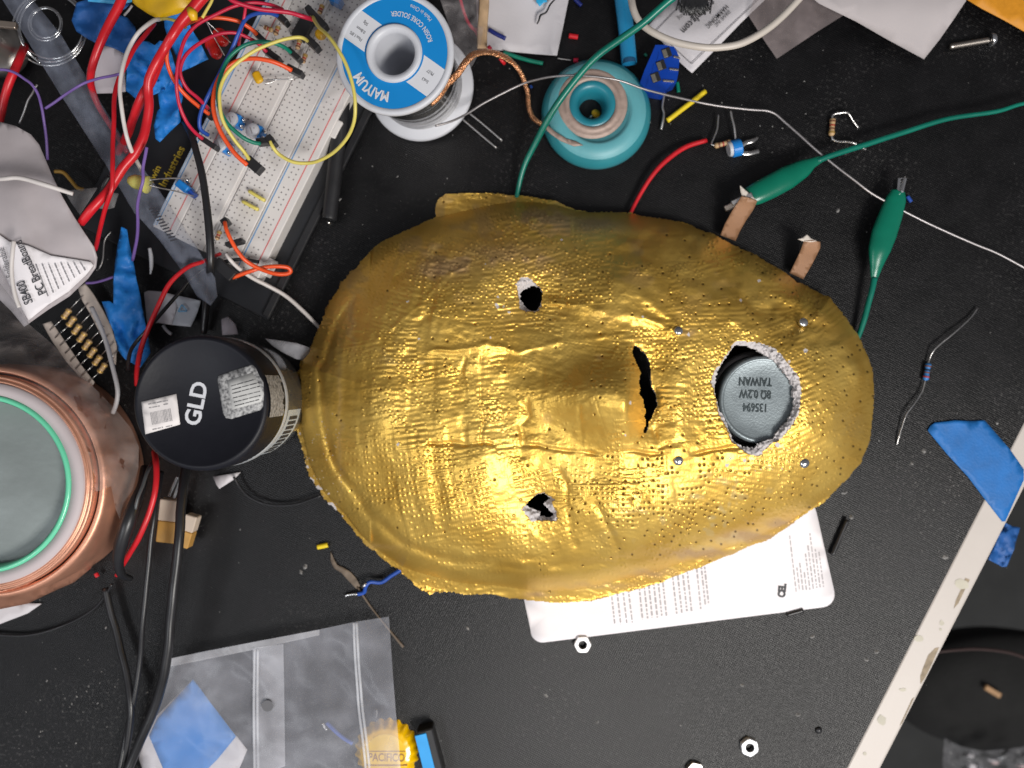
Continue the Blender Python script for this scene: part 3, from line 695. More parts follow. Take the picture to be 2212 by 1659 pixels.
for i, (l0, l1) in enumerate([(1131, 1252), (1200, 1251), (1190, 1250), (1210, 1249), (1170, 1248), (1152, 1246), (1126, 1244), (1160, 1243), (1166, 1242)]):
    u = 1712 + i * 7.4; ln.append(((u - 8 * (1250 - l0) / 60 * .9 + 8, l0 + 26), (u + 8, l1 + 26)))
fineprint(ln, .86, mat('pale_grey_ink', (.38, .36, .37), .7), card, 3.2, (4, 13), 3)
text('CEL', 1690, 1276, .9, 15, .10, -1, INK, card, 'logo', xs=.8, bold=.07)

# ================================================================== NUTS
def nut(u, v, label, m, ru, rot=0):
    t = thing('hex_nut', label, 'nut', u, v, 0, 'small metal nuts scattered on the table')
    c = P(u, v, 0); r = px(ru); V = []; F = []; hgt = .0024
    levels = [(r, 0), (r, hgt * .8), (r * .93, hgt), (r * .50, hgt), (r * .42, hgt * .7), (r * .42, 0)]
    for rad, z in levels:
        for k in range(24):
            a = 2 * math.pi * k / 24; hx = 1.0
            if rad > r * .9: hx = min(1.0, .90 / math.cos(((a + rot) % (math.pi / 3)) - math.pi / 6))
            V.append(c + Vector((math.cos(a) * rad * hx, math.sin(a) * rad * hx, z)))
    for i in range(5):
        for k in range(24): a = i * 24 + k; b = i * 24 + (k + 1) % 24; F.append((a, b, b + 24, a + 24))
    mesh_obj('nut_body', V, F, m, t, False)
    V, F = lathe_geo(c, (0, 0, 1), [(r * .44, .0002), (r * .36, .0008), (r * .44, .0012), (r * .36, .0017), (r * .44, .0022)], 20, capt=False, capb=False)
    mesh_obj('thread', V, F, mat('dark_thread_metal', (.12, .12, .12), .5, metal=.8), t, True)
nut(1258, 1390, 'small shiny steel nut touching the lower edge of the white card', mat('bright_nut_steel', (.85, .84, .84), .3, metal=.6, var=.08), 19)
nut(1617, 1611, 'pale matt nut alone on the dark table near the white table edge', mat('matt_zinc', (.72, .74, .78), .5, metal=.25, var=.05), 20, .4)
nut(1500, 1662, 'steel nut cut off by the bottom border of the photo', mat('worn_steel', (.55, .53, .5), .35, metal=.8), 20, .2)
# ================================================================== BOTTLE CAP AND WHAT LIES ROUND THE ZIP BAG
cap = thing('bottle_cap', 'yellow crimped beer bottle cap lettered PACIFICO partly under the zip bag', 'bottle cap', 833, 1630)
c = P(833, 1630, 5.0); r0 = px(56, 5); V = []; F = []
lv = [(.001, .0), (.6, .0), (.93, -.0002), (1.0, -.0008), (1.10, -.0028), (1.22, -.0048)]; NC = 126
for j, (q, z) in enumerate(lv):
    for k in range(NC):
        a = 2 * math.pi * k / NC; fl = 1 + (.045 * (j - 2) / 3 * math.cos(21 * a) if j > 2 else 0)
        V.append(c + Vector((math.cos(a) * r0 * q * fl, math.sin(a) * r0 * q * fl, z)))
for i in range(len(lv) - 1):
    for k in range(NC): a = i * NC + k; b = i * NC + (k + 1) % NC; F.append((a, a + NC, b + NC, b))
mesh_obj('crown', V, F, mat('yellow_enamel', (.86, .50, .0), .25, var=.06, coat=.5), cap, True)
V, F = lathe_geo(P(833, 1630, 5.03), (0, 0, 1), [(px(44), 0), (px(42), .00003)], 48); PD = mesh_obj('printed_disc', V, F, mat('pale_yellow_print', (.84, .54, .03), .35), cap)
text('PACIFICO', 835, 1637, 5.12, 17, 1, 0.02, mat('brown_print', (.30, .13, .02), .5), PD, xs=.74, bold=.02)
V, F = merge(bar_geo((790, 1653, 5.1), (880, 1653, 5.1), 3, .05, 0), bar_geo((793, 1623, 5.1), (876, 1623, 5.1), 2, .05, 0)); mesh_obj('print_line', V, F, mat('brown_print', (.30, .13, .02), .5), cap)
bx = thing('blue_black_tool', 'black plastic piece with a bright blue strip beside the bottle cap', 'plastic piece', 925, 1620)
mesh_obj('black_body', *bar_geo((918, 1570, 4), (952, 1700, 4), 36, 8, .0006), BLKM, bx)
mesh_obj('blue_strip', *bar_geo((908, 1586, 8.2), (934, 1690, 8.2), 25, 1, .0002), mat('light_blue_plastic', (.03, .33, .75), .4), bx)
sheet('paper_insert', 'white and blue printed paper corner inside the clear zip bag', 'paper', [(305, 1585), (330, 1555), (417, 1467), (440, 1500), (512, 1592), (534, 1620), (500, 1700), (330, 1720), (300, 1640)], lambda u, v: 1.0 + .8 * nz(u, v, 60, 2), PAPER, None, 20)
sheet('blue_label', 'blue printed label face down inside the clear zip bag', 'label', [(322, 1590), (340, 1552), (417, 1467), (450, 1512), (510, 1591), (470, 1640), (420, 1690), (365, 1690)], lambda u, v: 1.6 + .8 * nz(u, v, 60, 2), mat('sky_blue_print', (.0, .19, .60), .5, var=.08), None, 20)
wire('blue_wire_scrap', 'short blue wire with bare tips under the zip bag left of the bottle cap', 'wire', [(705, 1560, 1), (722, 1577, 1.5), (742, 1594, 1), (762, 1606, 1)], 9, BLUW)
wire('bare_wire_tip', 'tiny bare solder tip beside the blue wire under the zip bag', 'wire', [(697, 1562, 1), (701, 1570, 1), (706, 1576, 1)], 7, SIL)
wire('black_rubber_bit', 'small black rubber bit just above the bottle cap', 'rubber bit', [(812, 1530, 3), (813, 1540, 3), (811, 1548, 3)], 18, BLK)
zb = thing('zip_bag', 'clear zip lock bag lying flat at the lower left of the table', 'bag', 600, 1500)
zf = lambda u, v: 6.0 + 1.6 * nz(u, v, 110, 1) + .9 * ridge(u, v, 45, 2) + (3.0 * math.exp(-((u - 830) ** 2 + (v - 1630) ** 2) / 9000))
FILM = film('zip_bag_film', (.58, .59, .66), .26, .24, 28, .5)
sheet('film', None, None, [(366, 1423), (450, 1405), (552, 1386), (680, 1362), (763, 1344), (840, 1332), (843, 1371), (848, 1450), (855, 1536), (862, 1610), (868, 1700), (700, 1780), (300, 1780), (310, 1610), (340, 1500)], zf, FILM, zb, 12, 0)
sheet('flap', None, None, [(545, 1400), (612, 1391), (614, 1500), (616, 1655), (580, 1668), (548, 1672)], lambda u, v: zf(u, v) + .7, film('bag_flap_film', (.70, .70, .76), .3, .26, 40, .4), zb, 14, 0)
sheet('top_fold', None, None, [(366, 1423), (552, 1386), (690, 1360), (690, 1372), (555, 1402), (368, 1440)], lambda u, v: zf(u, v) + .5, film('bag_fold', (.7, .7, .74), .3, .25, 60, .5), zb, 12, 0)
ZIP = film('zip_strip', (.80, .82, .88), .3, .62, 60, .2)
for pts in ([(764, 1346), (766, 1400), (770, 1460), (776, 1540), (786, 1620), (792, 1690)], [(770, 1346), (773, 1400), (777, 1460), (784, 1540), (794, 1620), (800, 1690)], [(550, 1402), (549, 1460), (548, 1560), (550, 1680)], [(557, 1402), (556, 1460), (556, 1560), (558, 1680)]):
    wire('zip_strip', None, None, [(a, b, zf(a, b) + .6) for a, b in pts], 6, ZIP, zb)
V, F = lathe_geo(P(578, 1525, 7.8), (0, 0, 1), [(px(12), 0), (px(12), .0001)], 24); mesh_obj('hang_hole', V, F, mat('grey_mark', (.12, .12, .13), .6), zb)
# tail of blue wire, twig, yellow bit, left of the mask's lower edge
bw = thing('blue_wire_offcut', 'twisted blue wire with bare ends beside the lower left edge of the mask', 'wire', 800, 1260)
wire('insulation', None, None, [(772, 1283, 2), (786, 1279, 2), (790, 1266, 4), (800, 1257, 4), (824, 1258, 3), (846, 1243, 3), (868, 1229, 3)], 9, BLUW, bw)
wire('bare_end', None, None, [(745, 1287, 1), (757, 1284, 1.5), (772, 1283, 2)], 6, SIL, bw); wire('bare_end', None, None, [(783, 1270, 4.6), (790, 1259, 5)], 6, SIL, bw)
tw = thing('dry_leaf', 'dried brown leaf with a long thin stem under the blue wire', 'leaf', 760, 1260)
sheet('blade', None, None, [(714, 1190), (720, 1205), (728, 1220), (742, 1226), (758, 1236), (770, 1250), (778, 1266), (770, 1272), (752, 1254), (738, 1238), (722, 1228), (714, 1212)], lambda u, v: .8 + .6 * nz(u, v, 10, 3), mat('dried_leaf_brown', (.15, .115, .085), .7, var=.3, vscale=200), tw, 5, .1)
wire('stem', None, None, [(772, 1268, .6), (800, 1310, .5), (832, 1350, .5), (871, 1398, .5)], [5, 4, 4, 6], mat('stem_brown', (.13, .10, .075), .7), tw)
def bit(label, p0, p1, wd, m, z=1.2, name='wire_bit', cat='wire bit'): wire(name, label, cat, [(p0[0], p0[1], z), ((p0[0] + p1[0]) / 2, (p0[1] + p1[1]) / 2, z), (p1[0], p1[1], z)], wd, m, sides=10)
bit('tiny bright yellow wire clipping on the bare table left of the mask', (686, 1182), (708, 1177), 11, YELB)
bit('short bright yellow wire crossed by the long solder wire', (1442, 261), (1524, 197), 11, YELB, 1.4)
bit('short red wire clipping between the white paper and the cyan spool', (1229, 77), (1248, 80), 11, RED)
bit('tiny pink clipping above the cyan braid spool', (1239, 130), (1249, 130), 9, CRIM)
bit('short navy clipping at the top border beside the white paper', (1242, -2), (1256, 12), 9, NAVY)
bit('tiny green clipping right of the blue terminal block', (1463, 178), (1466, 199), 8, GRND)
bit('tiny green clipping left of the blue terminal block', (1393, 116), (1397, 121), 6, GRND)
bit('minute blue clipping beside the copper braid tail', (1146, 185), (1149, 190), 6, BLUW)
bit('minute blue clipping right of the upright alligator clip', (1960, 424), (1968, 436), 8, BLUW)
bit('tiny yellow clipping by the upper end of the left blue tape', (268, 474), (277, 484), 12, YELB)
bit('minute red clipping stuck to the copper foil roll', (207, 1238), (211, 1246), 9, RED, 3)
bit('black sleeve clipping standing off the right side of the white card', (1831, 1122), (1797, 1200), 9, BLK, 2.0)
bit('short black clipping under the lower edge of the white card', (1700, 1328), (1735, 1318), 10, BLK, 1.0)
bit('faint dark wire with grey tip near the white paper corner', (1204, 126), (1234, 130), 3, DSIL)
# dark drip spot
V, F = lathe_geo(P(1768, 1577, .0), (0, 0, 1), [(px(8), 0), (px(6), .0008), (.0001, .001)], 14)
single('rubber_crumb', 'small black crumb on the table near the white edge', 'crumb', V, F, BLK, True)

# ================================================================== GLD JAR
jar = thing('paint_jar', 'black lidded paint jar lettered GLD touching the left end of the mask', 'jar', 546, 864)
jb = P(546, 864, 0); RJ = .0262; HT = .064
V, F = lathe_geo(jb, (0, 0, 1), [(RJ * .93, .0005), (RJ * .98, .003), (RJ * 1.0, .008), (RJ * 1.0, .034), (RJ * .96, .039), (RJ * .86, .043)], 64, capt=False)
mesh_obj('glass_body', V, F, mat('dark_jar_glass', (.10, .105, .11), .15, var=.2, spec=.7, coat=.6, trans=.25), jar, True)
NR = 160; V = []; F = []
prof = [(RJ * 1.0, .041), (RJ * 1.02, .043), (RJ * 1.02, .060), (RJ * 1.005, .0628), (RJ * .965, .064), (RJ * .93, .0641), (RJ * .92, .0638), (.0001, .0638)]
for j, (q, z) in enumerate(prof):
    for k in range(NR):
        a = 2 * math.pi * k / NR; rb = 1 + (.006 if (k % 2 and j in (1, 2)) else 0); V.append(jb + Vector((math.cos(a) * q * rb, math.sin(a) * q * rb, z)))
for i in range(len(prof) - 1):
    for k in range(NR): a = i * NR + k; b = i * NR + (k + 1) % NR; F.append((a, b, b + NR, a + NR))
LID = mesh_obj('lid', V, F, mat('black_lid_plastic', (.007, .0075, .012), .50, spec=.3, var=.15, bump=.1), jar, True)
text('GLD', 425, 872, 64.05, 34, .20, -1, WPRINT, LID, xs=1.0, bold=.025)
stk = sheet('price_sticker', None, None, [(305, 868), (381, 851), (389, 917), (314, 938)], 64.15, mat('white_sticker', (.72, .68, .67), .6, var=.03), jar, 20, .08)
lines = [((320, 873), (362, 865)), ((322, 881), (345, 877)), ((353, 874), (363, 872)), ((329, 928), (352, 923)), ((358, 922), (372, 919))]
fineprint(lines, 64.2, INKG, jar, 2.6, (5, 12), 1.5)
V = []; F = []
for i in range(15):
    u = 326 + i * 3.0; g = bar_geo((u - 1 + 0, 891 - i * .62, 64.22), (u + 3.6, 918 - i * .62, 64.22), random.choice([.9, 1.5]), .02, 0); V, F = merge((V, F), g)
mesh_obj('barcode', V, F, INKG, jar)
def sticker_mat():
    m = mat('worn_silver_label', (.50, .50, .50), .55, var=.1); n = m.node_tree; L = n.links; b = n.nodes['Principled BSDF']
    t = n.nodes.new('ShaderNodeTexCoord'); q = n.nodes.new('ShaderNodeTexNoise'); q.inputs['Scale'].default_value = 900; q.inputs['Detail'].default_value = 8
    r = n.nodes.new('ShaderNodeValToRGB'); r.color_ramp.elements[0].position = .36; r.color_ramp.elements[1].position = .60
    r.color_ramp.elements[0].color = (.10, .10, .105, 1); r.color_ramp.elements[1].color = (.40, .40, .40, 1)
    L.new(t.outputs['Object'], q.inputs['Vector']); L.new(q.outputs['Fac'], r.inputs[0]); L.new(r.outputs[0], b.inputs['Base Color']); return m
WORN = sticker_mat()
sheet('worn_label', None, None, [(470, 822), (472, 812), (505, 800), (545, 788), (552, 794), (560, 812), (569, 826), (570, 850), (568, 879), (562, 886), (500, 905), (488, 903), (482, 892)], 64.1, WORN, jar, 20, .05)
sheet('label_panel', None, None, [(490, 822), (546, 805), (570, 850), (564, 868), (502, 885)], 64.2, mat('label_grey', (.50, .50, .49), .6, var=.08), jar, 20, .04)
fineprint([((499, 834), (552, 819)), ((501, 842), (560, 826)), ((502, 850), (562, 834)), ((503, 860), (562, 845)), ((505, 869), (563, 854)), ((507, 877), (560, 863))], 64.27, INK, jar, 2.0, (10, 22), 1.5)
# label running down the lid side and the printed band of the glass
def band(name, a0, a1, z0, z1, rad, m, parent, n=20, jag=0):
    V = []; F = []
    for i in range(n + 1):
        a = R(a0 + (a1 - a0) * i / n)
        for z in (z0 + jag * nz(i * 9, 3, 10), z1): V.append(jb + Vector((math.cos(a) * rad, math.sin(a) * rad, z)))
    for i in range(n): F.append((2 * i, 2 * i + 2, 2 * i + 3, 2 * i + 1))
    return mesh_obj(name, V, F, m, parent, True)
band('worn_label', -12, 24, .044, .0625, RJ * 1.034, WORN, jar, jag=.004)
band('printed_band', -62, -8, .014, .034, RJ * 1.006, mat('clear_label', (.5, .55, .58), .3), jar)
for i in range(9):
    a = R(-56 + i * 5.0); p = jb + Vector((math.cos(a), math.sin(a), 0)) * RJ * 1.012
    V, F = box_geo(p + Vector((0, 0, .024)), (-math.sin(a), math.cos(a), 0), (0, 0, 1), (math.cos(a), math.sin(a), 0), .0007, .006, .0001); mesh_obj('lettering_stroke', V, F, INK, jar)
V, F = lathe_geo(jb, (0, 0, 1), [(RJ * 1.01, .0365), (RJ * 1.04, .038), (RJ * 1.01, .0395)], 64, capt=False, capb=False); mesh_obj('neck_ring', V, F, mat('clear_grey_glass', (.4, .42, .44), .12, coat=.5), jar, True)
sheet('grey_plastic_tab', 'grey translucent plastic tab between the jar lid and the mask', 'plastic tab', [(572, 731), (600, 735), (640, 741), (672, 752), (668, 778), (640, 776), (612, 762), (590, 748)], lambda u, v: 6 + .03 * (u - 570), film('grey_film', (.5, .5, .54), .4, .35, 90, .3), None, 10, .3)
sheet('clear_tab', 'pale clear plastic scrap behind the top of the jar lid', 'plastic tab', [(478, 690), (492, 684), (508, 700), (514, 722), (480, 724)], 3, film('pale_film', (.6, .55, .6), .4, .5, 90, .3), None, 10, .3)
sheet('white_paper_scrap', 'small white paper triangle poking out below the jar', 'paper', [(460, 1030), (468, 1048), (474, 1056), (506, 1035), (520, 1020)], 1.5, PAPER, None, 14)

# ================================================================== SOLDER SPOOL
sp = thing('solder_spool', 'white spool of solder with bright blue MAIYUM label', 'spool', 911, 190)
A = P(911, 190, 1.5); B = P(851, 115, 49); ax = (B - A).normalized(); hh = (B - A).length; RS = px(131, 49)
rd = Vector((-80, 58, 0)); rd = (rd - ax * rd.dot(ax)).normalized(); upv = ax.cross(rd)   # reading direction of the label and its up
NS = 80
V, F = lathe_geo(A, ax, [(RS * .30, 0), (RS * .97, 0), (RS, .0008), (RS, .0022), (RS * .97, .003), (RS * .55, .0036)], NS, capb=True, capt=False); mesh_obj('lower_flange', V, F, WPLAS, sp, True)
V, F = lathe_geo(A, ax, [(RS * .55, hh - .0036), (RS * .97, hh - .003), (RS, hh - .0022), (RS * 1.0, hh - .0008), (RS * .975, hh), (RS * .905, hh), (RS * .90, hh - .0003), (RS * .47, hh - .0003), (RS * .465, hh + .0008), (RS * .44, hh + .0012), (RS * .36, hh + .0006), (RS * .34, hh - .002), (RS * .325, hh - .02), (RS * .31, .012), (.0001, .012)], NS, capb=False, capt=False); mesh_obj('upper_flange', V, F, WPLAS, sp, True)  # added floor closes the bore so its inside stays light
prof = []
for i in range(81):
    z = .0034 + (hh - .007) * i / 80; prof.append((RS * (.80 + (.005 if i % 2 else 0) + .012 * mnoise.noise(Vector((i * .13, 2, 0)))), z))
V, F = lathe_geo(A, ax, prof, 72, capt=False, capb=False); mesh_obj('solder_winding', V, F, mat('bright_solder', (.66, .65, .64), .22, metal=1, var=.12, vscale=100), sp, True)
def on_label(x, y, lift): return A + ax * (hh - .0003 + lift) + rd * (x * RS) + upv * (y * RS)
def annulus(name, r0, r1, test, m, lift, n=180):
    V = []; F = []; rs = [r0 + (r1 - r0) * i / 14 for i in range(15)]
    for q in rs:
        for k in range(n): a = 2 * math.pi * k / n; V.append(on_label(q * math.cos(a), q * math.sin(a), lift))
    for i in range(14):
        for k in range(n):
            a = 2 * math.pi * (k + .5) / n; q = (rs[i] + rs[i + 1]) / 2
            if test(q * math.cos(a), q * math.sin(a)): F.append((i * n + k, (i + 1) * n + k, (i + 1) * n + (k + 1) % n, i * n + (k + 1) % n)[::1])
    o = mesh_obj(name, V, F, m, sp); return o
BLAB = annulus('blue_label', .475, .895, lambda x, y: True, BLUEL, .00005)
# white panels with straight sides
for sgn in (-1, 1):
    V = []; F = []; n = 24
    for i in range(n + 1):
        y = -.26 + .52 * i / n
        V += [on_label(sgn * (math.sqrt(.505 ** 2 - y * y)), y, .00012), on_label(sgn * math.sqrt(.905 ** 2 - y * y), y, .00012)]
    for i in range(n): F.append((2 * i, 2 * i + 1, 2 * i + 3, 2 * i + 2) if sgn > 0 else (2 * i, 2 * i + 2, 2 * i + 3, 2 * i + 1))
    mesh_obj('white_panel', V, F, WPRINT, sp)
def ltext(body, x, y, size, m, xs=1, bold=.0, curve=None):
    o_ = on_label(x, y, .0002)
    if curve: o_ = on_label(0, 0, .0002)
    return text(body, 0, 0, 49, size, 0, 0, m, BLAB, xs=xs, bold=bold, ax=rd, ay=upv, origin=o_, curve_r=(curve * RS if curve else None))
ltext('MAIYUM', 0, 0, 21, WPRINT, .80, .03, .70)
ltext('ROSIN CORE SOLDER', 0, 0, 10.5, WPRINT, .80, .012, -.64)
ltext('Made in China', 0, 0, 8.5, WPRINT, .80, .0, -.80)
for body, x, y in (('Sn63', -.69, .06), ('Pb37', -.69, -.09), ('Flux:1.8%', .70, .13), ('0.8mm', .69, .0), ('50g', .68, -.13)):
    ltext(body, x, y, 7, INK, .85)
# component leads lying beside the spool
wire('component_lead', 'upper of two straight grey leads poking out right of the solder spool', 'lead', [(1012, 243, 2), (1048, 272, 1.5), (1085, 304, 1)], 4.5, DSIL)
wire('component_lead', 'lower of two straight grey leads poking out right of the solder spool', 'lead', [(995, 254, 2), (1035, 288, 1.5), (1073, 320, 1)], 4.5, DSIL)
wire('long_solder_wire', 'long thin grey solder wire running from the spool across to the right border', 'solder wire', [(940, 272, 20), (975, 262, 18), (1010, 245, 15), (1050, 220, 14), (1120, 185, 14), (1160, 172, 18), (1200, 165, 22), (1250, 163, 25), (1330, 172, 25), (1400, 195, 20), (1500, 219, 10), (1560, 230, 8), (1620, 237, 7), (1666, 242, 6), (1700, 268, 6), (1770, 330, 9), (1850, 393, 10), (1900, 428, 9), (2000, 480, 7), (2100, 525, 5), (2160, 550, 4), (2240, 594, 3)], 5.0, mat('grey_solder', (.36, .34, .345), .42, metal=.75, var=.1))

# ================================================================== CYAN SPOOL OF DESOLDERING BRAID
cs = thing('braid_spool', 'translucent cyan doughnut spool of copper desoldering braid', 'spool', 1286, 250)
c = P(1286, 252, 0); RC = px(120, 8)
CY = mat('translucent_cyan_plastic', (.13, .42, .47), .42, var=.08, trans=.15, sss=.3)
V, F = lathe_geo(c, (0, 0, 1), [(RC * .80, .0), (RC * .97, .0008), (RC * 1.0, .0025), (RC * .99, .0045), (RC * .94, .0068), (RC * .88, .0082)], 72, capt=False, capb=False)
mesh_obj('outer_rim', V, F, mat('edge_darkened_cyan_plastic', (.035, .27, .32), .3, var=.1, trans=.2, coat=.2), cs, True)  # same cyan plastic, its translucent edge darkening put into the colour
c2 = P(1275, 240, 0)
V, F = lathe_geo(c, (0, 0, 1), [(RC * .88, .0082), (RC * .82, .0094), (RC * .74, .0102), (RC * .64, .0105), (RC * .60, .0102), (RC * .58, .0090), (RC * .40, .0085)], 72, capt=False, capb=False)
mesh_obj('outer_shell', V, F, CY, cs, True)
V, F = lathe_geo(c2, (0, 0, 1), [(RC * .44, .0095), (RC * .40, .0106), (RC * .34, .0108), (RC * .28, .0098), (RC * .235, .0075), (RC * .215, .002), (RC * .21, .0004)], 48, capt=False, capb=False)
mesh_obj('hub', V, F, mat('deep_cyan_plastic', (.015, .19, .25), .35, var=.08), cs, True)
CB2 = mat('braid_seen_in_spool', (.36, .27, .23), .55, metal=.2, var=.12, vscale=300, bump=.4)
V, F = lathe_geo(c2, (0, 0, 1), [(RC * .40, .0088), (RC * .42, .0107), (RC * .50, .0110), (RC * .505, .0107), (RC * .56, .01095), (RC * .60, .0108), (RC * .63, .0100)], 64, capt=False, capb=False); mesh_obj('wound_braid', V, F, CB2, cs, True)

sheet('braid_end_flap', None, None, [(1180, 268), (1200, 285), (1225, 300), (1245, 305), (1260, 314), (1240, 316), (1212, 305), (1190, 290), (1176, 276)], 10.9, CB2, cs, 8, .3)
dsk = thing('disc_capacitor', 'orange disc capacitor lying in the hole of the cyan spool', 'capacitor', 1290, 243)
V, F = lathe_geo(P(1287, 246, 2), (.3, .2, 1), [(.0005, -.001), (px(9), -.0006), (px(10), 0), (px(9), .0006), (.0001, .001)], 20); mesh_obj('body', V, F, YCAP, dsk, True)
wire('lead', None, None, [(1283, 246, 2), (1276, 253, 2), (1270, 257, 1)], 5, SIL, dsk)
br = thing('copper_braid_tail', 'loose twisted copper braid running from the cyan spool up over the solder spool', 'braid', 1130, 180)
bp_ = catmull([P(*p) for p in [(1178, 272, 12), (1163, 264, 10), (1150, 252, 8), (1142, 230, 6), (1140, 203, 5), (1133, 178, 5), (1125, 158, 6), (1110, 138, 10), (1085, 121, 18), (1060, 113, 25), (1040, 113, 32), (1020, 120, 38), (1003, 138, 42), (990, 158, 42), (978, 170, 40), (965, 182, 38), (955, 198, 34), (944, 212, 32), (930, 223, 32)]], 12)
for s_ in range(4):
    pth = []
    for i, p in enumerate(bp_):
        d = (bp_[min(i + 1, len(bp_) - 1)] - bp_[max(i - 1, 0)]).normalized(); sd = d.cross(Vector((0, 0, 1))).normalized()
        a = i * .62 + s_ * math.pi / 2; tight = .6 if p.z < .012 else 1.0
        pth.append(p + sd * math.cos(a) * .00095 * tight + Vector((0, 0, 1)) * math.sin(a) * .0007 + Vector((mnoise.noise(p * 500 + Vector((s_, 0, 0))), mnoise.noise(p * 500 + Vector((0, s_, 3))), 0)) * .0002)
    V, F = tube_geo(pth, .00062, 6); mesh_obj('strand', V, F, COPB, br, True)

# ================================================================== GREEN AND RED LEADS ABOVE THE MASK
wire('green_cable', 'thick green cable arching over the cyan spool and under the mask', 'cable', [(1480, -20, 45), (1447, 0, 44), (1391, 48, 40), (1341, 84, 36), (1291, 120, 32), (1251, 162, 28), (1211, 214, 24), (1181, 262, 19), (1155, 312, 13), (1132, 360, 8), (1118, 415, 4), (1110, 470, 3)], [17, 17, 16, 16, 15.5, 15, 15, 15, 14, 12, 10, 10], GRN)
wire('red_wire', 'single red wire curving out from the top edge of the mask', 'wire', [(1345, 500, 4), (1365, 455, 4), (1384, 418, 4), (1410, 378, 5), (1440, 346, 5), (1480, 318, 4), (1526, 303, 3)], [8, 8, 9, 10, 11, 11, 10], RED)
bt = thing('heat_shrink_tube', 'blue translucent heat shrink tube hanging in from the top border', 'tube', 1350, 70)
V, F = tube_geo(catmull([P(1340, -60, 8), P(1345, 0, 7), P(1351, 50, 6), P(1356, 100, 5), P(1359, 138, 4.5)], 8), [px(17)] * 33, 14, .7, cap=False)
mesh_obj('sleeve', V, F, mat('blue_heat_shrink', (.01, .19, .38), .28, var=.12, coat=.3), bt, True)
V, F = lathe_geo(P(1359, 138, 4.5), (P(1359, 138, 4.5) - P(1356, 100, 5)), [(px(15.5), 0), (px(15), -.002)], 14, capt=True, capb=False); mesh_obj('bore_shade', V, F, mat('painted_bore_blue', (.004, .06, .14), .6), bt)  # dark disc paints the shade inside the tube
wire('white_cable', 'thick white cable looping down from the top border over the label', 'cable', [(1355, -60, 22), (1363, -10, 22), (1368, 20, 23), (1380, 45, 24), (1400, 64, 25), (1430, 80, 26), (1465, 93, 27), (1505, 101, 28), (1545, 103, 28), (1590, 97, 28), (1625, 83, 28), (1660, 60, 28), (1695, 30, 28), (1735, -12, 28)], 16, CREAM)
# green alligator leads
def boot(parent, pts, m, flat=.55):
    path = catmull([P(*p[:3]) for p in pts], 6); wl = []
    for i in range(len(pts) - 1):
        for k in range(6): wl.append(px(pts[i][3] * (1 - k / 6) + pts[i + 1][3] * k / 6) / 2)
    wl.append(px(pts[-1][3]) / 2)
    V, F = tube_geo(path, wl, 16, flat); return mesh_obj('boot', V, F, m, parent, True)
GB = mat('green_vinyl_boot', (.0, .14, .085), .26, var=.12, bump=.15, bscale=150)
al = thing('alligator_lead', 'green alligator clip biting a brown copper strip, its lead running to the right border', 'alligator clip', 1690, 390, 0, 'green alligator clip leads')
wire('lead', None, None, [(2240, 218, 8), (2200, 226, 8), (2150, 241, 8), (2050, 256, 8), (1960, 283, 8), (1870, 312, 9), (1800, 334, 10), (1765, 348, 10)], [8, 9, 10, 11, 12, 13, 13, 13], GRN, al)
boot(al, [(1775, 343, 10, 14), (1755, 352, 10, 22), (1735, 364, 10, 38), (1700, 384, 11, 50), (1665, 403, 11, 50), (1635, 418, 11, 47), (1616, 426, 11, 40)], GB)
mesh_obj('jaw', *bar_geo((1625, 424, 11), (1566, 452, 6), 13, 3, .0004), mat('tan_metal', (.45, .38, .32), .4, metal=.7), al)
mesh_obj('jaw', *bar_geo((1625, 420, 16), (1580, 440, 13), 11, 2, .0004), DSIL, al)
al2 = thing('alligator_lead', 'green alligator clip with open steel jaws pointing up, its lead passing under the mask', 'alligator clip', 1915, 500, 0, 'green alligator clip leads')
boot(al2, [(1940, 412, 9, 28), (1936, 430, 9, 42), (1924, 465, 9, 50), (1910, 505, 9, 54), (1900, 540, 9, 47), (1893, 575, 8, 27), (1889, 600, 7, 15), (1888, 608, 7, 12)], GB, .5)
wire('lead', None, None, [(1889, 600, 7), (1884, 625, 7), (1876, 655, 6), (1867, 690, 5), (1856, 722, 4), (1840, 760, 3)], [14, 13, 13, 13, 12, 12], GRN, al2)
for dx in (-6, 7):
    mesh_obj('jaw', *bar_geo((1940 + dx * .6, 418, 9 + dx * .15), (1945 + dx, 386, 9 + dx * .15), 7, 5, .0004), STEEL, al2)
    for i in range(5): mesh_obj('tooth', *bar_geo((1942 + dx * .5 + i * .8, 412 - i * 6, 9), (1945 + dx * .2 + i * .8, 411 - i * 6, 9), 2.5, 4, 0), DSIL, al2)
# brown copper strips
for (poly, curl, zc, lab) in [
    ([(1556, 508), (1566, 484), (1582, 455), (1597, 432), (1602, 424), (1620, 428), (1636, 434), (1628, 452), (1612, 476), (1598, 500), (1589, 521)], [(1598, 400), (1605, 406), (1622, 421), (1636, 434), (1622, 432), (1604, 426), (1600, 414)], 14, 'left brown copper strip held by the alligator clip above the mask'),
    ([(1706, 590), (1716, 570), (1728, 545), (1737, 520), (1755, 519), (1772, 523), (1772, 536), (1760, 560), (1748, 582), (1735, 603)], [(1723, 517), (1735, 513), (1743, 506), (1752, 515), (1765, 521), (1752, 523), (1735, 521)], 12, 'right brown copper strip with a curled white tip above the mask')]:
    t = thing('copper_strip', lab, 'copper strip', poly[0][0], poly[0][1], 0, 'brown copper strips sticking out of the mask')
    v0 = max(p[1] for p in poly); sheet('foil', None, None, poly, lambda u, v: 3 + (v0 - v) * zc / 90 + .5 * nz(u, v, 40, 2), COPD, t, 9, .25)
    sheet('curled_backing', None, None, curl, zc + 2.2, mat('off_white_backing', (.62, .56, .50), .7, var=.08), t, 6, .3)
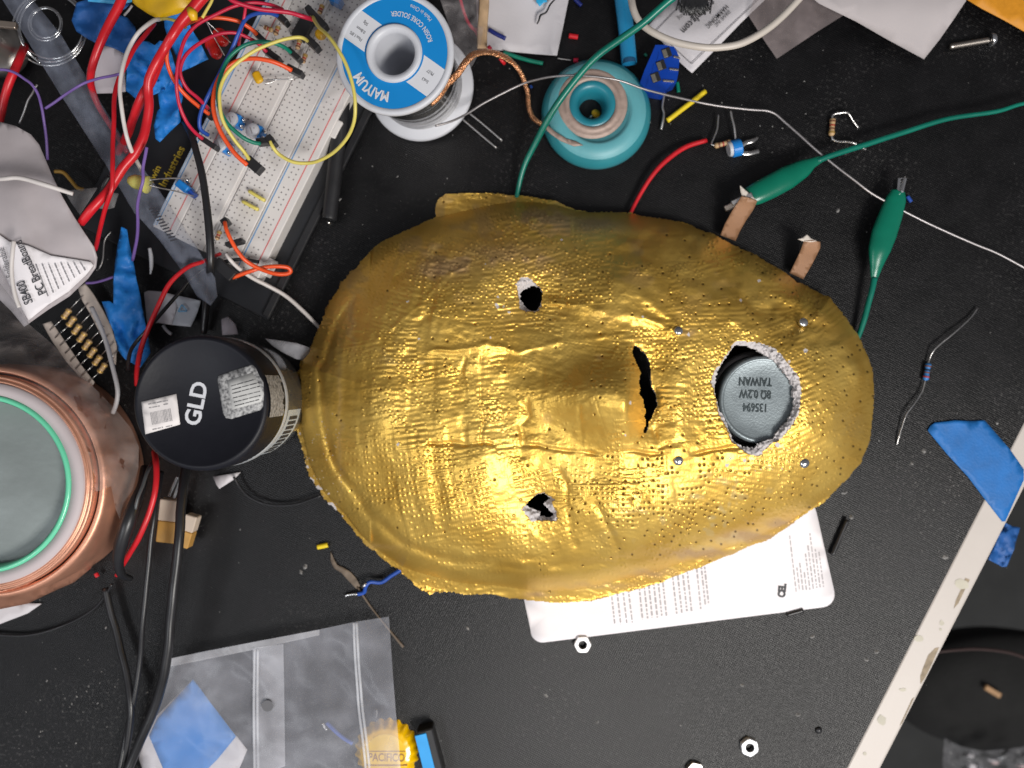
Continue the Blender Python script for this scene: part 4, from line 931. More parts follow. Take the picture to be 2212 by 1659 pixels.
# resistors
def resistor(parent, pts_lead1, p0, p1, pts_lead2, wd, z, body, bands, lw=4):
    a, b = P(*p0, z), P(*p1, z); n = 14; path = [a.lerp(b, i / n) for i in range(n + 1)]
    rr = []
    for i in range(n + 1):
        t = i / n; e = min(t, 1 - t); q = 1.0 if .08 < e < .26 else (.82 if e >= .26 else .35 + 8 * e * .65 / .64)
        rr.append(px(wd) / 2 * min(1, q))
    V, F = tube_geo(path, rr, 14); bo = mesh_obj('body', V, F, body, parent, True)
    for t, m in bands:
        V, F = lathe_geo(a.lerp(b, t), b - a, [(px(wd) / 2 * (.87 if .26 < t < .74 else 1.05), -px(1.6)), (px(wd) / 2 * (.87 if .26 < t < .74 else 1.05), px(1.6))], 14, capt=False, capb=False)
        mesh_obj('colour_band', V, F, m, bo, True)
    if pts_lead1: wire('lead', None, None, pts_lead1, lw, SIL, parent)
    if pts_lead2: wire('lead', None, None, pts_lead2, lw, SIL, parent)
r1 = thing('blue_resistor', 'blue resistor with long bent leads lying alone at the right', 'resistor', 2002, 803)
resistor(r1, [(2112, 665, 1.5), (2095, 688, 2), (2060, 720, 3), (2035, 740, 3), (2018, 756, 3), (2008, 775, 2), (2005, 790, 2)], (2006, 784), (1999, 822), [(1999, 820, 2), (1992, 845, 2), (1975, 872, 2.5), (1958, 895, 2.5), (1949, 920, 2), (1942, 942, 1.5), (1937, 961, .8)], 13, 2, RBLUE, [(.2, BROWNB), (.4, BLK), (.55, BROWNB), (.8, REDB)], 3.6)
r2 = thing('bent_resistor', 'tan resistor with leads bent into a hook beneath the bolt', 'resistor', 1798, 275)
resistor(r2, [(1798, 258, 2), (1798, 251, 2.2), (1804, 246, 2.5), (1826, 243, 3), (1834, 247, 3), (1842, 260, 2), (1855, 277, 1)], (1799, 255), (1796, 294), [(1796, 293, 2), (1800, 302, 2), (1812, 306, 2), (1826, 306, 2.5), (1845, 309, 3), (1858, 317, 2), (1871, 323, 1)], 13, 2, TAN, [(.2, BROWNB), (.42, REDB), (.6, BROWNB), (.82, GOLDB)], 5)
tp = thing('trimmer_with_resistor', 'blue trimmer soldered to a tan resistor with two upright leads', 'trimmer', 1590, 318)
resistor(tp, [(1552, 248, 3), (1551, 262, 3), (1549, 280, 3), (1541, 300, 3), (1537, 311, 3), (1544, 315, 3)], (1543, 316), (1580, 306), None, 12, 3, TAN, [(.25, BROWNB), (.5, REDB), (.75, BROWNB)], 4.2)
wire('lead', None, None, [(1578, 240, 4), (1581, 255, 4), (1586, 275, 4), (1589, 303, 3)], 5, DSIL, tp)
V, F = lathe_geo(P(1590, 320, 3.2), (1, .25, 0), [(px(17), -.0022), (px(18), -.0018), (px(18), .0018), (px(17), .0022)], 24); mesh_obj('housing', V, F, TRIM, tp)
V, F = lathe_geo(P(1577, 322, 3.2), (1, .25, 0), [(px(15), -.0008), (px(16), .0), (px(16), .0012)], 24); mesh_obj('white_dial', V, F, WPLAS, tp)
for pts in ([(1598, 318, 3), (1612, 308, 3), (1626, 304, 3), (1638, 297, 2)], [(1600, 330, 3), (1620, 331, 3), (1640, 326, 2)]): wire('pin', None, None, pts, [11, 10, 11, 6][:len(pts)], SIL, tp, flat=.4)
bo = thing('bolt', 'long steel bolt lying at the upper right near the orange corner', 'bolt', 2100, 92)
a, b = P(2051, 101, 2), P(2138, 86, 3)
prof = [(px(5), 0), (px(6.5), .0006)] + [(px(7.2 if i % 2 else 6.2), .001 + .00045 * i) for i in range(38)]; L_ = (b - a).length; prof = [(r, min(z, L_)) for r, z in prof]
V, F = lathe_geo(a, b - a, prof, 14); mesh_obj('threaded_shank', V, F, mat('brownish_steel', (.42, .38, .34), .35, metal=1), bo, True)
V, F = lathe_geo(b, b - a, [(px(14), 0), (px(15), .0004), (px(14), .0018), (px(11), .0024)], 20); mesh_obj('head', V, F, STEEL, bo, True)
# blue terminal block
tb = thing('terminal_block', 'blue three way screw terminal block right of the heat shrink tube', 'terminal block', 1425, 145)
poly = [(1416, 97), (1436, 97), (1456, 101), (1463, 112), (1468, 127), (1465, 160), (1461, 178), (1450, 182), (1436, 200), (1412, 196), (1394, 191), (1383, 178), (1392, 152), (1406, 120)]
V, F = sheet_geo(poly, lambda u, v: 10, 12); n0 = len(V); top = V
o_ = mesh_obj('housing', V, F, mat('royal_blue_plastic', (.0, .04, .32), .35, var=.1), tb); s_ = o_.modifiers.new('body', 'SOLIDIFY'); s_.thickness = .0095; s_.offset = -1
for (u, v) in ((1440, 114), (1428, 141), (1416, 167)):
    mesh_obj('screw_slot', *bar_geo((u - 8, v + 3, 10.3), (u + 9, v - 3, 10.3), 20, .5, .0001), mat('dark_slot', (.01, .01, .01), .6), tb)
    mesh_obj('screw_plate', *bar_geo((u - 8, v + 3, 10.7), (u + 1, v, 10.7), 17, .5, .0001), mat('grey_screw_metal', (.35, .33, .28), .4, metal=.8), tb)
for p0, p1 in (((1446, 149), (1466, 151)), ((1432, 174), (1456, 176)), ((1455, 122), (1469, 126))): mesh_obj('pin', *bar_geo((*p0, 10.6), (*p1, 10.6), 4, .6, .0001), SIL, tb)
V, F = merge(*[bar_geo((1390 + i * 11 + 6, 190 - i * 26, 10.1), (1396 + i * 11 + 6, 164 - i * 26, 10.1), 1.5, .3, 0) for i in range(3)]); mesh_obj('moulded_rib', V, F, mat('royal_blue_plastic', (.0, .055, .48)), tb)
wire('bent_lead', 'short grey lead hanging below the blue terminal block', 'lead', [(1436, 198, 2), (1433, 215, 2), (1431, 232, 2), (1434, 245, 2), (1432, 262, 2), (1428, 280, 1)], [5, 5, 5, 5, 6, 7], DSIL)

# ================================================================== PAPERS AT THE TOP
sheet('paper_sheet', 'white paper sheet at the top border left of the small red clipping', 'paper', [(1028, -70), (1238, -70), (1228, 0), (1216, 60), (1203, 120), (1160, 117), (1118, 113), (1075, 108), (1040, 108), (1030, 40)], lambda u, v: 2.0 + 1.2 * nz(u, v, 80, 9), PAPER, None, 25)
wire('navy_wire_bit', 'short navy wire clipping lying on the white paper', 'wire bit', [(1056, 64, 4), (1075, 75, 4), (1092, 83, 4)], 10, NAVY)
wire('thin_black_wire', 'thin crooked black wire lying on the white paper', 'wire', [(1210, -12, 5), (1190, 8, 5), (1180, 26, 5), (1168, 33, 5), (1164, 44, 5), (1160, 52, 4)], [3, 4, 4, 5, 4, 3], BLK)
sheet('cyan_tape_scrap', 'small cyan tape scrap at the top border on the white paper', 'tape', [(1157, -15), (1175, -15), (1182, 4), (1174, 6), (1166, 14), (1158, 4)], 5, mat('cyan_tape', (.02, .33, .6), .5), None, 6)
wire('craft_stick', 'tan wooden craft stick left of the white paper at the top', 'stick', [(1047, -60, 10), (1045, 0, 10), (1043, 50, 9), (1042, 105, 8)], 22, mat('tan_wood', (.46, .31, .18), .7, var=.2, vscale=200), flat=.25)
wire('green_wire_offcut', 'dark green wire offcut below the white paper', 'wire', [(1088, 112, 2), (1110, 121, 2), (1140, 130, 2), (1173, 137, 2)], [8, 9, 9, 9], GRND)
wire('red_wire_bit', 'short red wire tip beside the craft stick', 'wire bit', [(1055, 100, 12), (1060, 106, 11)], 9, CRIM)
wire('red_wire_bit', 'short red wire tip peeking from under the copper braid', 'wire bit', [(1080, 126, 14), (1090, 138, 12)], 8, RED)
lab = thing('shipping_label', 'white printed label tucked under the thick white cable', 'label', 1500, 60)
sheet('paper', None, None, [(1400, 56), (1420, 34), (1462, -10), (1510, -70), (1730, -70), (1652, 0), (1600, 50), (1550, 102), (1495, 158), (1467, 133), (1430, 90)], lambda u, v: 1.2 + .5 * nz(u, v, 90, 3), PAPER, lab, 25)
for a_, b_ in (((1417, 66), (1467, 15)), ((1417, 66), (1494, 138)), ((1494, 138), (1604, 32)), ((1604, 32), (1640, -3))): mesh_obj('border_line', *bar_geo((*a_, 2.0), (*b_, 2.0), 1.6, .05, 0), INKG, lab)
text('goodmfg.com', 1507, 38, 2.1, 17, -1, 1, INK, lab, xs=.86) if False else text('goodmfg.com', 1508, 36, 2.1, 15, -.72, .70, INK, lab, xs=.82, bold=.01)
text('shipping', 1478, 30, 2.1, 9, -.72, .70, INKG, lab, xs=.8)
text('HARMONIC', 1549, 36, 2.1, 9, -.70, .72, INK, lab, xs=.95, bold=.01); text('DRIVE INC', 1560, 40, 2.1, 8, -.70, .72, INK, lab, xs=.85)
br_ = thing('bristle_tuft', 'black bristly tuft over the label at the top border', 'brush', 1500, 5)
for i in range(130):
    u = random.gauss(1502, 13); a = random.uniform(-.5, .5)
    wire('bristle', None, None, [(u, -30, 9), (u + a * 12, -2, 8), (u + a * 26, random.uniform(14, 34), 7)], 3.4, BLK, br_, n=2, sides=4)
sheet('grey_film_bag', 'grey brown translucent film bag corner between the label and the white sheet', 'bag', [(1617, 34), (1640, -40), (1800, -60), (1830, 28), (1822, 33), (1760, 72), (1678, 127), (1650, 86), (1632, 58)], lambda u, v: 4 + 1.5 * nz(u, v, 50, 4), film('grey_brown_film', (.30, .25, .25), .5, .62, 60, .3), None, 14, 0)
sheet('paper_sheet', 'large white sheet with a pointed corner at the upper right', 'paper', [(1735, -80), (1752, -6), (1770, 8), (1850, 47), (1920, 87), (1996, 128), (2030, 85), (2060, 42), (2086, 3), (2120, -80)], lambda u, v: 14 - 10 * max(0, (v - 20) / 110), mat('dimmed_off_white_sheet', (.42, .385, .39), .75, var=.03), None, 25)  # pinkish grey, with albedo lowered to paint in the light's falloff
sheet('orange_envelope', 'orange paper corner at the top right border', 'envelope', [(2060, -80), (2084, -4), (2120, 18), (2170, 44), (2216, 70), (2300, 110), (2320, -80)], 6, mat('orange_paper', (.62, .25, .01), .6, var=.08, vscale=400), None, 25)

# ================================================================== BREADBOARD
bb = thing('breadboard', 'large white breadboard on a black plate, upper left of the mask', 'breadboard', 455, 330)
BU = Vector((.447, -.8945)); BN = Vector((.8945, .447)); B0 = Vector((329, 488))     # picture directions: along, across, lower left corner
def bp2(a, t, z): q = B0 + BU * a + BN * t; return (q.x, q.y, z)
BW, BL, ZB = 255, 640, 12
def board_block(name, t0, t1, a0, a1, z0, z1, m, bev=.0004):
    c = (P(*bp2((a0 + a1) / 2, (t0 + t1) / 2, z1))); s = px(1, z1)
    V, F = box_geo(Vector((c.x, c.y, (z0 + z1) / 2000)), (BU.x, -BU.y, 0), (BN.x, -BN.y, 0), (0, 0, 1), (a1 - a0) * s / 2, (t1 - t0) * s / 2, (z1 - z0) / 2000, bev)
    return mesh_obj(name, V, F, m, bb)
board_block('base_plate', -150, BW + 58, -70, 900, .5, 3, mat('black_anodised_plate', (.012, .013, .016), .38, var=.2))
board_block('plate_ridge', BW + 42, BW + 58, -66, 900, 3, 5, BLKM)
LEN = 860
board_block('power_rail', 0, 52, 0, LEN, 3, ZB, BRDW); board_block('power_rail', BW - 56, BW, 0, LEN, 3, ZB, BRDW)
board_block('terminal_strip', 53, 121, 0, LEN, 3, ZB, BRDW); board_block('terminal_strip', 129, BW - 57, 0, LEN, 3, ZB, BRDW); board_block('centre_groove', 121, 129, 2, LEN, 3, ZB - .8, BRDW)
for a_ in (12, 345, 640): board_block('clip_tab', BW, BW + 13, a_, a_ + 40, 4, ZB - .6, BRDW)
REDL = mat('red_rail_line', (.62, .17, .17), .6); BLUL = mat('blue_rail_line', (.13, .30, .55), .6)
for t_, m in ((7, BLUL), (38, REDL), (BW - 50, BLUL), (BW - 15, REDL)):
    V, F = bar_geo(bp2(6, t_, ZB + .03), bp2(LEN - 5, t_, ZB + .03), 2.6, .06, 0); mesh_obj('rail_line', V, F, m, bb)
board_block('rail_edge_tint', 0.5, 4, 3, LEN - 3, ZB + .0, ZB + .05, mat('pale_blue_edge', (.42, .52, .66), .6), 0)
V = []; F = []; pitch = 12.1; s = px(1, ZB)
rows = [16, 28] + [58 + pitch * i for i in range(5)] + [134 + pitch * i for i in range(5)] + [BW - 38, BW - 27]
for t_ in rows:
    rail = t_ < 50 or t_ > BW - 50
    for j in range(int(LEN / pitch)):
        if rail and j % 6 == 5: continue
        c = P(*bp2(8 + j * pitch, t_, ZB + .04)); o0 = len(V)
        for (i_, j_) in ((-1, -1), (1, -1), (1, 1), (-1, 1)):
            V.append(c + Vector((BU.x, -BU.y, 0)) * i_ * .00031 + Vector((BN.x, -BN.y, 0)) * j_ * .00031)
        f = (o0, o0 + 1, o0 + 2, o0 + 3); F.append(f if (V[o0 + 1] - V[o0]).cross(V[o0 + 2] - V[o0]).z > 0 else f[::-1])
hl = mesh_obj('painted_contact_holes', V, F, mat('hole_shade', (.17, .155, .155), .8), bb); hl['kind'] = 'stuff'  # flat dark squares paint the shade inside the holes
PT = mat('yellow_plate_print', (.50, .36, .03), .5)
text('Twin', 333, 378, 3.2, 15, .447, -.8945, PT, bb, xs=1.0, bold=.01); text('Industries', 372, 360, 3.2, 17, .447, -.8945, PT, bb, xs=1.0, bold=.015)
# parts plugged in
def comp(name, label, cat, u, v, group=None): return thing(name, label, cat, u, v, ZB, group)
def header(p0, p1, wd, label, z=17, ht=5):
    t = comp('pin_header', label, 'connector', p0[0], p0[1], 'black pin connectors plugged into the breadboard')
    mesh_obj('housing', *bar_geo((*p0, z), (*p1, z), wd, ht, .0003), BLKM, t)
    mesh_obj('pin', *bar_geo((p1[0], p1[1], ZB + 1), (p1[0] + 3, p1[1] + 3, ZB + 1), 4, 3, 0), SIL, t); return t
header((552, 72), (576, 95), 11, 'black connector at the left edge where an orange jumper ends', 24)
header((573, 109), (606, 133), 13, 'black connector in the middle where a red jumper ends', 24)
header((622, 146), (655, 163), 12, 'black connector above the yellow capacitor where an orange jumper ends', 24)
header((624, 108), (650, 132), 11, 'black connector where the green jumper ends near the chip', 24)
header((662, 82), (689, 108), 14, 'black connector below the chip where a yellow jumper ends', 26)
header((664, 18), (706, 62), 13, 'long black connector right of the chip at the top', 28)
header((590, 22), (622, 52), 12, 'black connector left of the chip at the top', 24)
header((434, 298), (470, 322), 11, 'black connector near the yellow lettering where a crimson jumper ends', 24)
header((536, 346), (564, 370), 22, 'double black connector where orange and yellow jumpers end', 24)
header((490, 530), (526, 520), 10, 'black connector low on the board by the bottom orange jumper', 22)
header((556, 308), (590, 305), 13, 'black connector where the green jumper loops back', 22)
header((468, 566), (506, 600), 24, 'black connector at the bottom end of the board', 20)
header((484, 474), (492, 486), 15, 'small black plug at the start of the bottom orange jumper', 24)
header((580, 296), (594, 316), 15, 'small black plug under the large yellow loop', 24)
header((448, 232), (456, 256), 12, 'black connector at the left edge by the white dial trimmers', 22)
ic = comp('chip', 'black chip in the middle of the breadboard near the top', 'chip', 655, 60)
mesh_obj('body', *bar_geo((643, 84, ZB + 4), (668, 38, ZB + 4), 30, 3.4, .0003), BLKM, ic)
for i in range(7):
    for sgn in (-1, 1):
        q = Vector((643, 84)).lerp(Vector((668, 38)), (i + .5) / 7) + BN * 17 * sgn; mesh_obj('pin', *bar_geo((q.x, q.y, ZB + 2.5), (q.x + BN.x * 3 * sgn, q.y + BN.y * 3 * sgn, ZB + 2.5), 3, .5, 0), SIL, ic)
def trimmer(u, v, label, ang=0, rr=15):
    t = comp('trimmer', label, 'trimmer', u, v, 'blue trimmers with round white dials')
    d = Vector((math.cos(ang), math.sin(ang)))
    mesh_obj('housing', *bar_geo((u + d.x * 2, v + d.y * 2, ZB + 4), (u + d.x * 24, v + d.y * 24, ZB + 4), 26, 7, .0005), TRIM, t)
    V, F = lathe_geo(P(u, v, ZB + 7), (-.25, .1, 1), [(px(rr), -.001), (px(rr), .0006), (px(rr * .9), .001), (.0001, .001)], 24); mesh_obj('white_dial', V, F, WPLAS, t, True)
    for k in (-1, 1): mesh_obj('dial_mark', *bar_geo((u + k * 4 - 2, v - 7, ZB + 8.2), (u + k * 4 + 3, v + 7, ZB + 8.2), 2, .1, 0), INKG, t)
    for k in (-7, 7):
        V, F = lathe_geo(P(u + d.x * 25 - d.y * k, v + d.y * 25 + d.x * k, ZB + 6), (0, 0, 1), [(px(4), -.001), (px(4), .0), (.0001, .0012)], 10); mesh_obj('solder_blob', V, F, STEEL, t, True)
trimmer(500, 258, 'blue trimmer with white dial, uppermost of the group under the jumper loops', .35)
trimmer(546, 282, 'blue trimmer with white dial beside the green jumper plug', .35)
trimmer(476, 312, 'blue trimmer with white dial, lowest of the group near the lettered plate', .5)
t = comp('trimmer', 'small blue trimmer without dial where the yellow LED leads end', 'trimmer', 402, 404, 'blue trimmers with round white dials')
mesh_obj('housing', *bar_geo((388, 396, ZB + 4), (410, 414, ZB + 4), 17, 7, .0004), TRIM, t); mesh_obj('housing', *bar_geo((412, 414, ZB + 3), (420, 424, ZB + 3), 12, 5, .0004), BLUW, t)
V, F = lathe_geo(P(406, 390, ZB + 6), (0, 0, 1), [(px(5), -.001), (px(5), .0), (.0001, .0014)], 12); mesh_obj('solder_blob', V, F, STEEL, t, True)
t = comp('blue_connector', 'blue and white component at the top border right of the chip', 'component', 731, 5); mesh_obj('body', *bar_geo((715, -5, ZB + 4), (738, 8, ZB + 4), 18, 6, .0004), TRIM, t)
t = comp('yellow_capacitor', 'yellow ceramic capacitor lying on the breadboard on long leads', 'capacitor', 557, 168)
V, F = tube_geo(catmull([P(551, 155, 17), P(556, 166, 17), P(563, 178, 17)], 6), [px(5), px(8)] + [px(9)] * 9 + [px(8), px(6)], 10, .6); mesh_obj('body', V, F, YCAP, t, True)
wire('lead', None, None, [(566, 174, 16), (590, 172, 16), (625, 171, 16), (648, 168, 14)], 2.6, SIL, t); wire('lead', None, None, [(564, 178, 15), (580, 180, 14), (600, 172, 13)], 2.6, SIL, t)
t = comp('yellow_capacitor', 'yellow rounded capacitor at the right of the chip under the loop', 'capacitor', 693, 74)
V, F = lathe_geo(P(693, 74, 20), (.2, -.2, 1), [(.0005, -.0014), (px(10), -.001), (px(12), 0), (px(10), .001), (.0002, .0015)], 16); mesh_obj('body', V, F, YCAP, t, True)
for i, (u, v, an) in enumerate([(598, 66, -1.2), (580, 62, .4), (645, 96, -1.3), (657, 126, -1.2), (693, 20, -1.2), (472, 508, -1.2)]):
    t = comp('small_resistor', ['tan resistor left of the chip', 'orange tan resistor crossing the red rail line', 'tan resistor just under the chip', 'tan resistor beside the green jumper end', 'tan resistor at the top border by the long connector', 'tan resistor low on the board by the black cable'][i], 'resistor', u, v)
    dx, dy = math.cos(an) * 11, math.sin(an) * 11
    resistor(t, [(u - dx * 1.1, v - dy * 1.1, 17), (u - dx * 1.9, v - dy * 1.9, 13)], (u - dx, v - dy), (u + dx, v + dy), [(u + dx * 1.1, v + dy * 1.1, 17), (u + dx * 1.9, v + dy * 1.9, 13)], 10, 17, TAN, [(.25, BROWNB), (.5, REDB), (.75, GOLDB)], 2.4)
for (a_, b_, lb) in (((540, 414), (570, 432), 'upper of two short yellow wire links on the right rail'), ((526, 436), (556, 452), 'lower of two short yellow wire links on the right rail')):
    wire('wire_link', lb, 'wire link', [(a_[0], a_[1], 13), (a_[0] + 2, a_[1] + 1, 15), (b_[0] - 2, b_[1] - 1, 15), (b_[0], b_[1], 13)], 8, YEL, group='short yellow wire links')
# LEDs
yl = thing('yellow_led', 'pale yellow LED lying over the clear plastic strip on two leads', 'LED', 298, 392, 38)
a, b = P(276, 388, 40), P(322, 400, 40)
V, F = lathe_geo(a, b - a, [(.0001, -.0002), (px(8), .0006), (px(13), .0026), (px(14), .004), (px(14), .0075), (px(17), .0077), (px(17), .0088), (px(2), .009)], 20); mesh_obj('lens', V, F, mat('yellow_led_epoxy', (.60, .57, .16), .3, var=.05, trans=.2, sss=.2), yl, True)
wire('lead', None, None, [(322, 389, 40), (350, 386, 36), (378, 385, 28), (402, 388, 19)], 3.2, DSIL, yl); wire('lead', None, None, [(322, 400, 40), (350, 407, 36), (380, 413, 28), (418, 424, 17)], 3.2, DSIL, yl)
rl = thing('red_led', 'pair of red LEDs standing left of the breadboard top', 'LED', 460, 100, 15)
for (q0, q1) in (((470, 122), (444, 62)), ((484, 92), (468, 66))):
    a, b = P(*q0, 24), P(*q1, 14); V, F = lathe_geo(a, b - a, [(.0001, -.0002), (px(8), .0004), (px(12), .002), (px(13), .004), (px(13), .0085), (px(15), .0087), (px(15), .0096), (.0001, .0097)], 18); mesh_obj('lens', V, F, mat('red_led_epoxy', (.62, .015, .01), .2, trans=.2, sss=.2), rl, True)
for q in ([(485, 120, 22), (465, 85, 30), (445, 45, 34)], [(498, 92, 22), (470, 68, 28), (446, 46, 32)]): wire('lead', None, None, q, 2.4, SIL, rl)

# ================================================================== JUMPER WIRES
G = 'thin jumper wires looping over the breadboard'
def jw(label, pts, m, wd=8): return wire('jumper_wire', label, 'jumper wire', pts, wd, m, group=G)
jw('yellow jumper making the left loop from the chip down to the double connector', [(664, 88, 28), (655, 82, 34), (637, 81, 36), (603, 88, 38), (557, 106, 40), (520, 130, 40), (491, 158, 40), (477, 186, 40), (474, 216, 40), (481, 258, 38), (503, 298, 34), (527, 328, 30), (538, 345, 26)], YEL, 8)
jw('yellow jumper making the wide right loop over the spool edge', [(672, 30, 26), (687, 56, 40), (706, 74, 50), (726, 100, 54), (748, 140, 55), (762, 185, 55), (767, 225, 54), (764, 265, 50), (748, 300, 42), (722, 328, 34), (696, 344, 28), (668, 352, 24), (634, 350, 24), (604, 334, 24), (590, 318, 26), (584, 305, 26)], YEL, 8)
jw('green jumper looping from the chip side down to the trimmers', [(628, 113, 26), (614, 102, 30), (592, 93, 33), (562, 90, 35), (528, 98, 36), (499, 120, 36), (481, 152, 36), (471, 190, 36), (473, 228, 35), (489, 264, 33), (520, 294, 30), (545, 307, 27), (562, 310, 25)], GRND, 9)
jw('upper orange jumper swinging left past the red cables', [(555, 74, 27), (540, 60, 30), (515, 46, 33), (480, 39, 36), (445, 39, 38), (415, 46, 42), (388, 62, 44), (370, 84, 46), (361, 110, 46), (362, 140, 44), (375, 172, 40), (398, 202, 36), (430, 230, 30), (452, 246, 26)], ORANGE, 9)
jw('middle orange jumper dropping to the double connector', [(630, 152, 27), (606, 140, 30), (580, 131, 32), (547, 126, 33), (514, 131, 33), (488, 148, 33), (470, 176, 33), (461, 214, 33), (464, 250, 32), (478, 288, 30), (506, 330, 28), (534, 357, 26)], ORANGE, 10)
jw('bottom orange jumper with a narrow hairpin loop by the mask', [(486, 480, 27), (489, 495, 29), (498, 516, 29), (512, 540, 28), (530, 562, 26), (556, 578, 22), (590, 590, 16), (616, 592, 13), (628, 587, 12), (622, 578, 13), (600, 575, 15), (572, 577, 18), (545, 584, 20), (502, 600, 20)], ORANGE, 9)
jw('crimson jumper running left from the chip along the top', [(676, 42, 30), (655, 36, 34), (627, 28, 36), (595, 24, 38), (560, 20, 40), (530, 12, 42), (500, 0, 44), (480, -20, 44)], CRIM, 10)
jw('crimson jumper sweeping from the top down to the lettered plate side', [(610, 20, 30), (585, 11, 36), (547, 6, 40), (507, 13, 42), (467, 31, 44), (427, 52, 46), (402, 80, 47), (390, 112, 47), (383, 150, 46), (382, 190, 44), (388, 228, 40), (402, 262, 36), (420, 285, 31), (438, 300, 27)], CRIM, 8)
jw('crimson jumper looping round the red LEDs to the left rail', [(576, 112, 27), (560, 96, 30), (543, 85, 33), (510, 71, 36), (470, 74, 39), (430, 94, 42), (402, 118, 44), (390, 146, 44), (392, 168, 43), (405, 192, 40), (428, 212, 35), (450, 234, 28)], CRIM, 8)
jw('short crimson jumper hanging down beside the blue one', [(531, 12, 38), (526, 45, 36), (519, 75, 32), (516, 98, 26)], CRIM, 7)
jw('blue jumper running down the left side of the breadboard', [(600, 34, 26), (580, 28, 30), (552, 30, 34), (530, 42, 36), (515, 72, 36), (502, 104, 34), (480, 148, 32), (455, 196, 32), (438, 232, 31), (431, 260, 30), (434, 280, 28), (450, 292, 24)], BLUW, 9)
wire('yellow_wire', 'thin yellow wire crossing the blue tape at the top left', 'wire', [(340, 43, 40), (362, 41, 41), (385, 48, 42), (402, 60, 42)], 7, YEL)
wire('yellow_wire', 'thin yellow wire running up to the top border beside the yellow band', 'wire', [(437, 38, 48), (446, 22, 48), (456, 4, 48), (464, -20, 48)], 7, YEL)

# ================================================================== TOP LEFT JUMBLE
kr = thing('steel_ring_coil', 'coil of bright steel rings lying at the top left corner', 'ring', 112, 66)
for (cx, cy, r, z, wd) in [(108, 62, 80, 5, 5), (110, 60, 74, 8, 5), (112, 58, 69, 10, 5), (98, 52, 36, 9, 5), (99, 50, 32, 11, 4.5)]:
    pth = [P(cx + r * math.cos(t), cy + r * math.sin(t), z) for t in [2 * math.pi * i / 60 for i in range(61)]]
    V, F = tube_geo(pth, px(wd) / 2, 8, cap=False); mesh_obj('ring', V, F, STEEL, kr, True)
can = thing('metal_can_part', 'dull metal capped component at the left border by the ring coil', 'component', 18, 90)
V, F = lathe_geo(P(8, 112, 4), (0, 0, 1), [(px(56), 0), (px(56), .004), (px(50), .006), (px(40), .007), (px(38), .014), (px(30), .0165), (.0001, .017)], 40); mesh_obj('body', V, F, mat('dull_grey_metal', (.34, .32, .30), .34, metal=.9, var=.2), can, True)
mesh_obj('bracket', *bar_geo((-20, 50, 22), (36, 56, 22), 14, 2, .0003), mat('dull_brown_metal', (.36, .30, .25), .35, metal=.8), can)
wire('spring_wire', 'curved steel wire arc left of the clear strip', 'wire', [(36, 48, 16), (40, 72, 16), (50, 96, 15), (66, 118, 12), (88, 138, 9)], 5, STEEL)
sheet('clear_strip', 'long clear plastic strip lying diagonally over the left end of the breadboard', 'plastic strip', [(-20, -60), (40, -60), (72, 0), (132, 75), (183, 160), (220, 225), (272, 310), (330, 395), (372, 455), (420, 530), (462, 600), (470, 640), (455, 660), (425, 640), (396, 590), (345, 520), (292, 460), (232, 360), (185, 285), (130, 200), (84, 125), (40, 50), (8, 0)],
      lambda u, v: 24 + 2.0 * nz(u, v, 70, 6) + 2.4 * math.cos(((u + v * -.6)) / 9), film('clear_strip_film', (.30, .33, .42), .22, .50, 60, .35), None, 12, .6)
for i in range(12): pass
cst = thing('strip_mouldings', 'row of short dark ribs under the clear strip at the board corner', 'ribs', 345, 490, 20)
for i in range(12):
    u, v = 322 + i * 4.2, 452 + i * 6.2; mesh_obj('rib', *bar_geo((u, v, 29), (u + 14, v - 4, 29), 2.6, .5, 0), mat('dark_rib', (.04, .04, .05), .5), cst)
# tapes
def crump(seed, base, amp, sc_=34): return lambda u, v: base + amp * ridge(u, v, sc_, seed) + amp * .4 * nz(u, v, sc_ / 3, seed + 1)
GT = 'scraps of blue masking tape'
def tp_(label, poly, zf, m, step=8): return sheet('tape_scrap', label, 'tape', poly, zf, m, None, step, .15, True, False, GT)
tp_('dark rounded fold of blue tape under the left red cable', [(165, 6), (200, -5), (285, 3), (272, 18), (250, 30), (275, 38), (292, 58), (298, 84), (290, 104), (272, 118), (250, 106), (228, 98), (205, 92), (190, 84), (165, 68), (155, 44)], crump(1, 16, 2.5), TAPED)
tp_('light blue tape edge curling at the top border', [(186, -30), (285, -30), (285, 4), (262, 10), (232, 7), (190, 3)], crump(2, 22, 1.5), mat('light_blue_tape', (.05, .34, .62), .5, var=.12))
tp_('crumpled blue tape in the middle of the red cables', [(274, 150), (284, 118), (302, 88), (322, 90), (334, 98), (345, 88), (362, 92), (372, 120), (380, 150), (362, 190), (330, 206), (300, 221), (285, 206), (272, 196)], crump(3, 22, 4), TAPE)
tp_('blue tape tail hanging below the crumpled one', [(338, 175), (360, 165), (392, 172), (395, 210), (386, 240), (391, 262), (368, 284), (345, 307), (336, 300), (332, 272), (340, 240), (346, 234), (341, 205)], crump(4, 18, 3), TAPE)
tp_('blue tape flag right of the thick red cables near the red LEDs', [(350, 8), (376, 10), (402, 20), (412, 60), (432, 92), (450, 128), (420, 142), (390, 156), (380, 120), (366, 92), (356, 60)], crump(5, 18, 3.2), TAPE)
tp_('long blue tape twist running down to the black jar', [(262, 490), (274, 496), (280, 530), (287, 560), (294, 600), (304, 645), (312, 690), (320, 730), (325, 762), (315, 778), (303, 794), (288, 786), (270, 776), (254, 756), (246, 716), (234, 690), (220, 652), (236, 650), (245, 656), (245, 610), (248, 570), (254, 530)], crump(6, 12, 4, 40), TAPE)
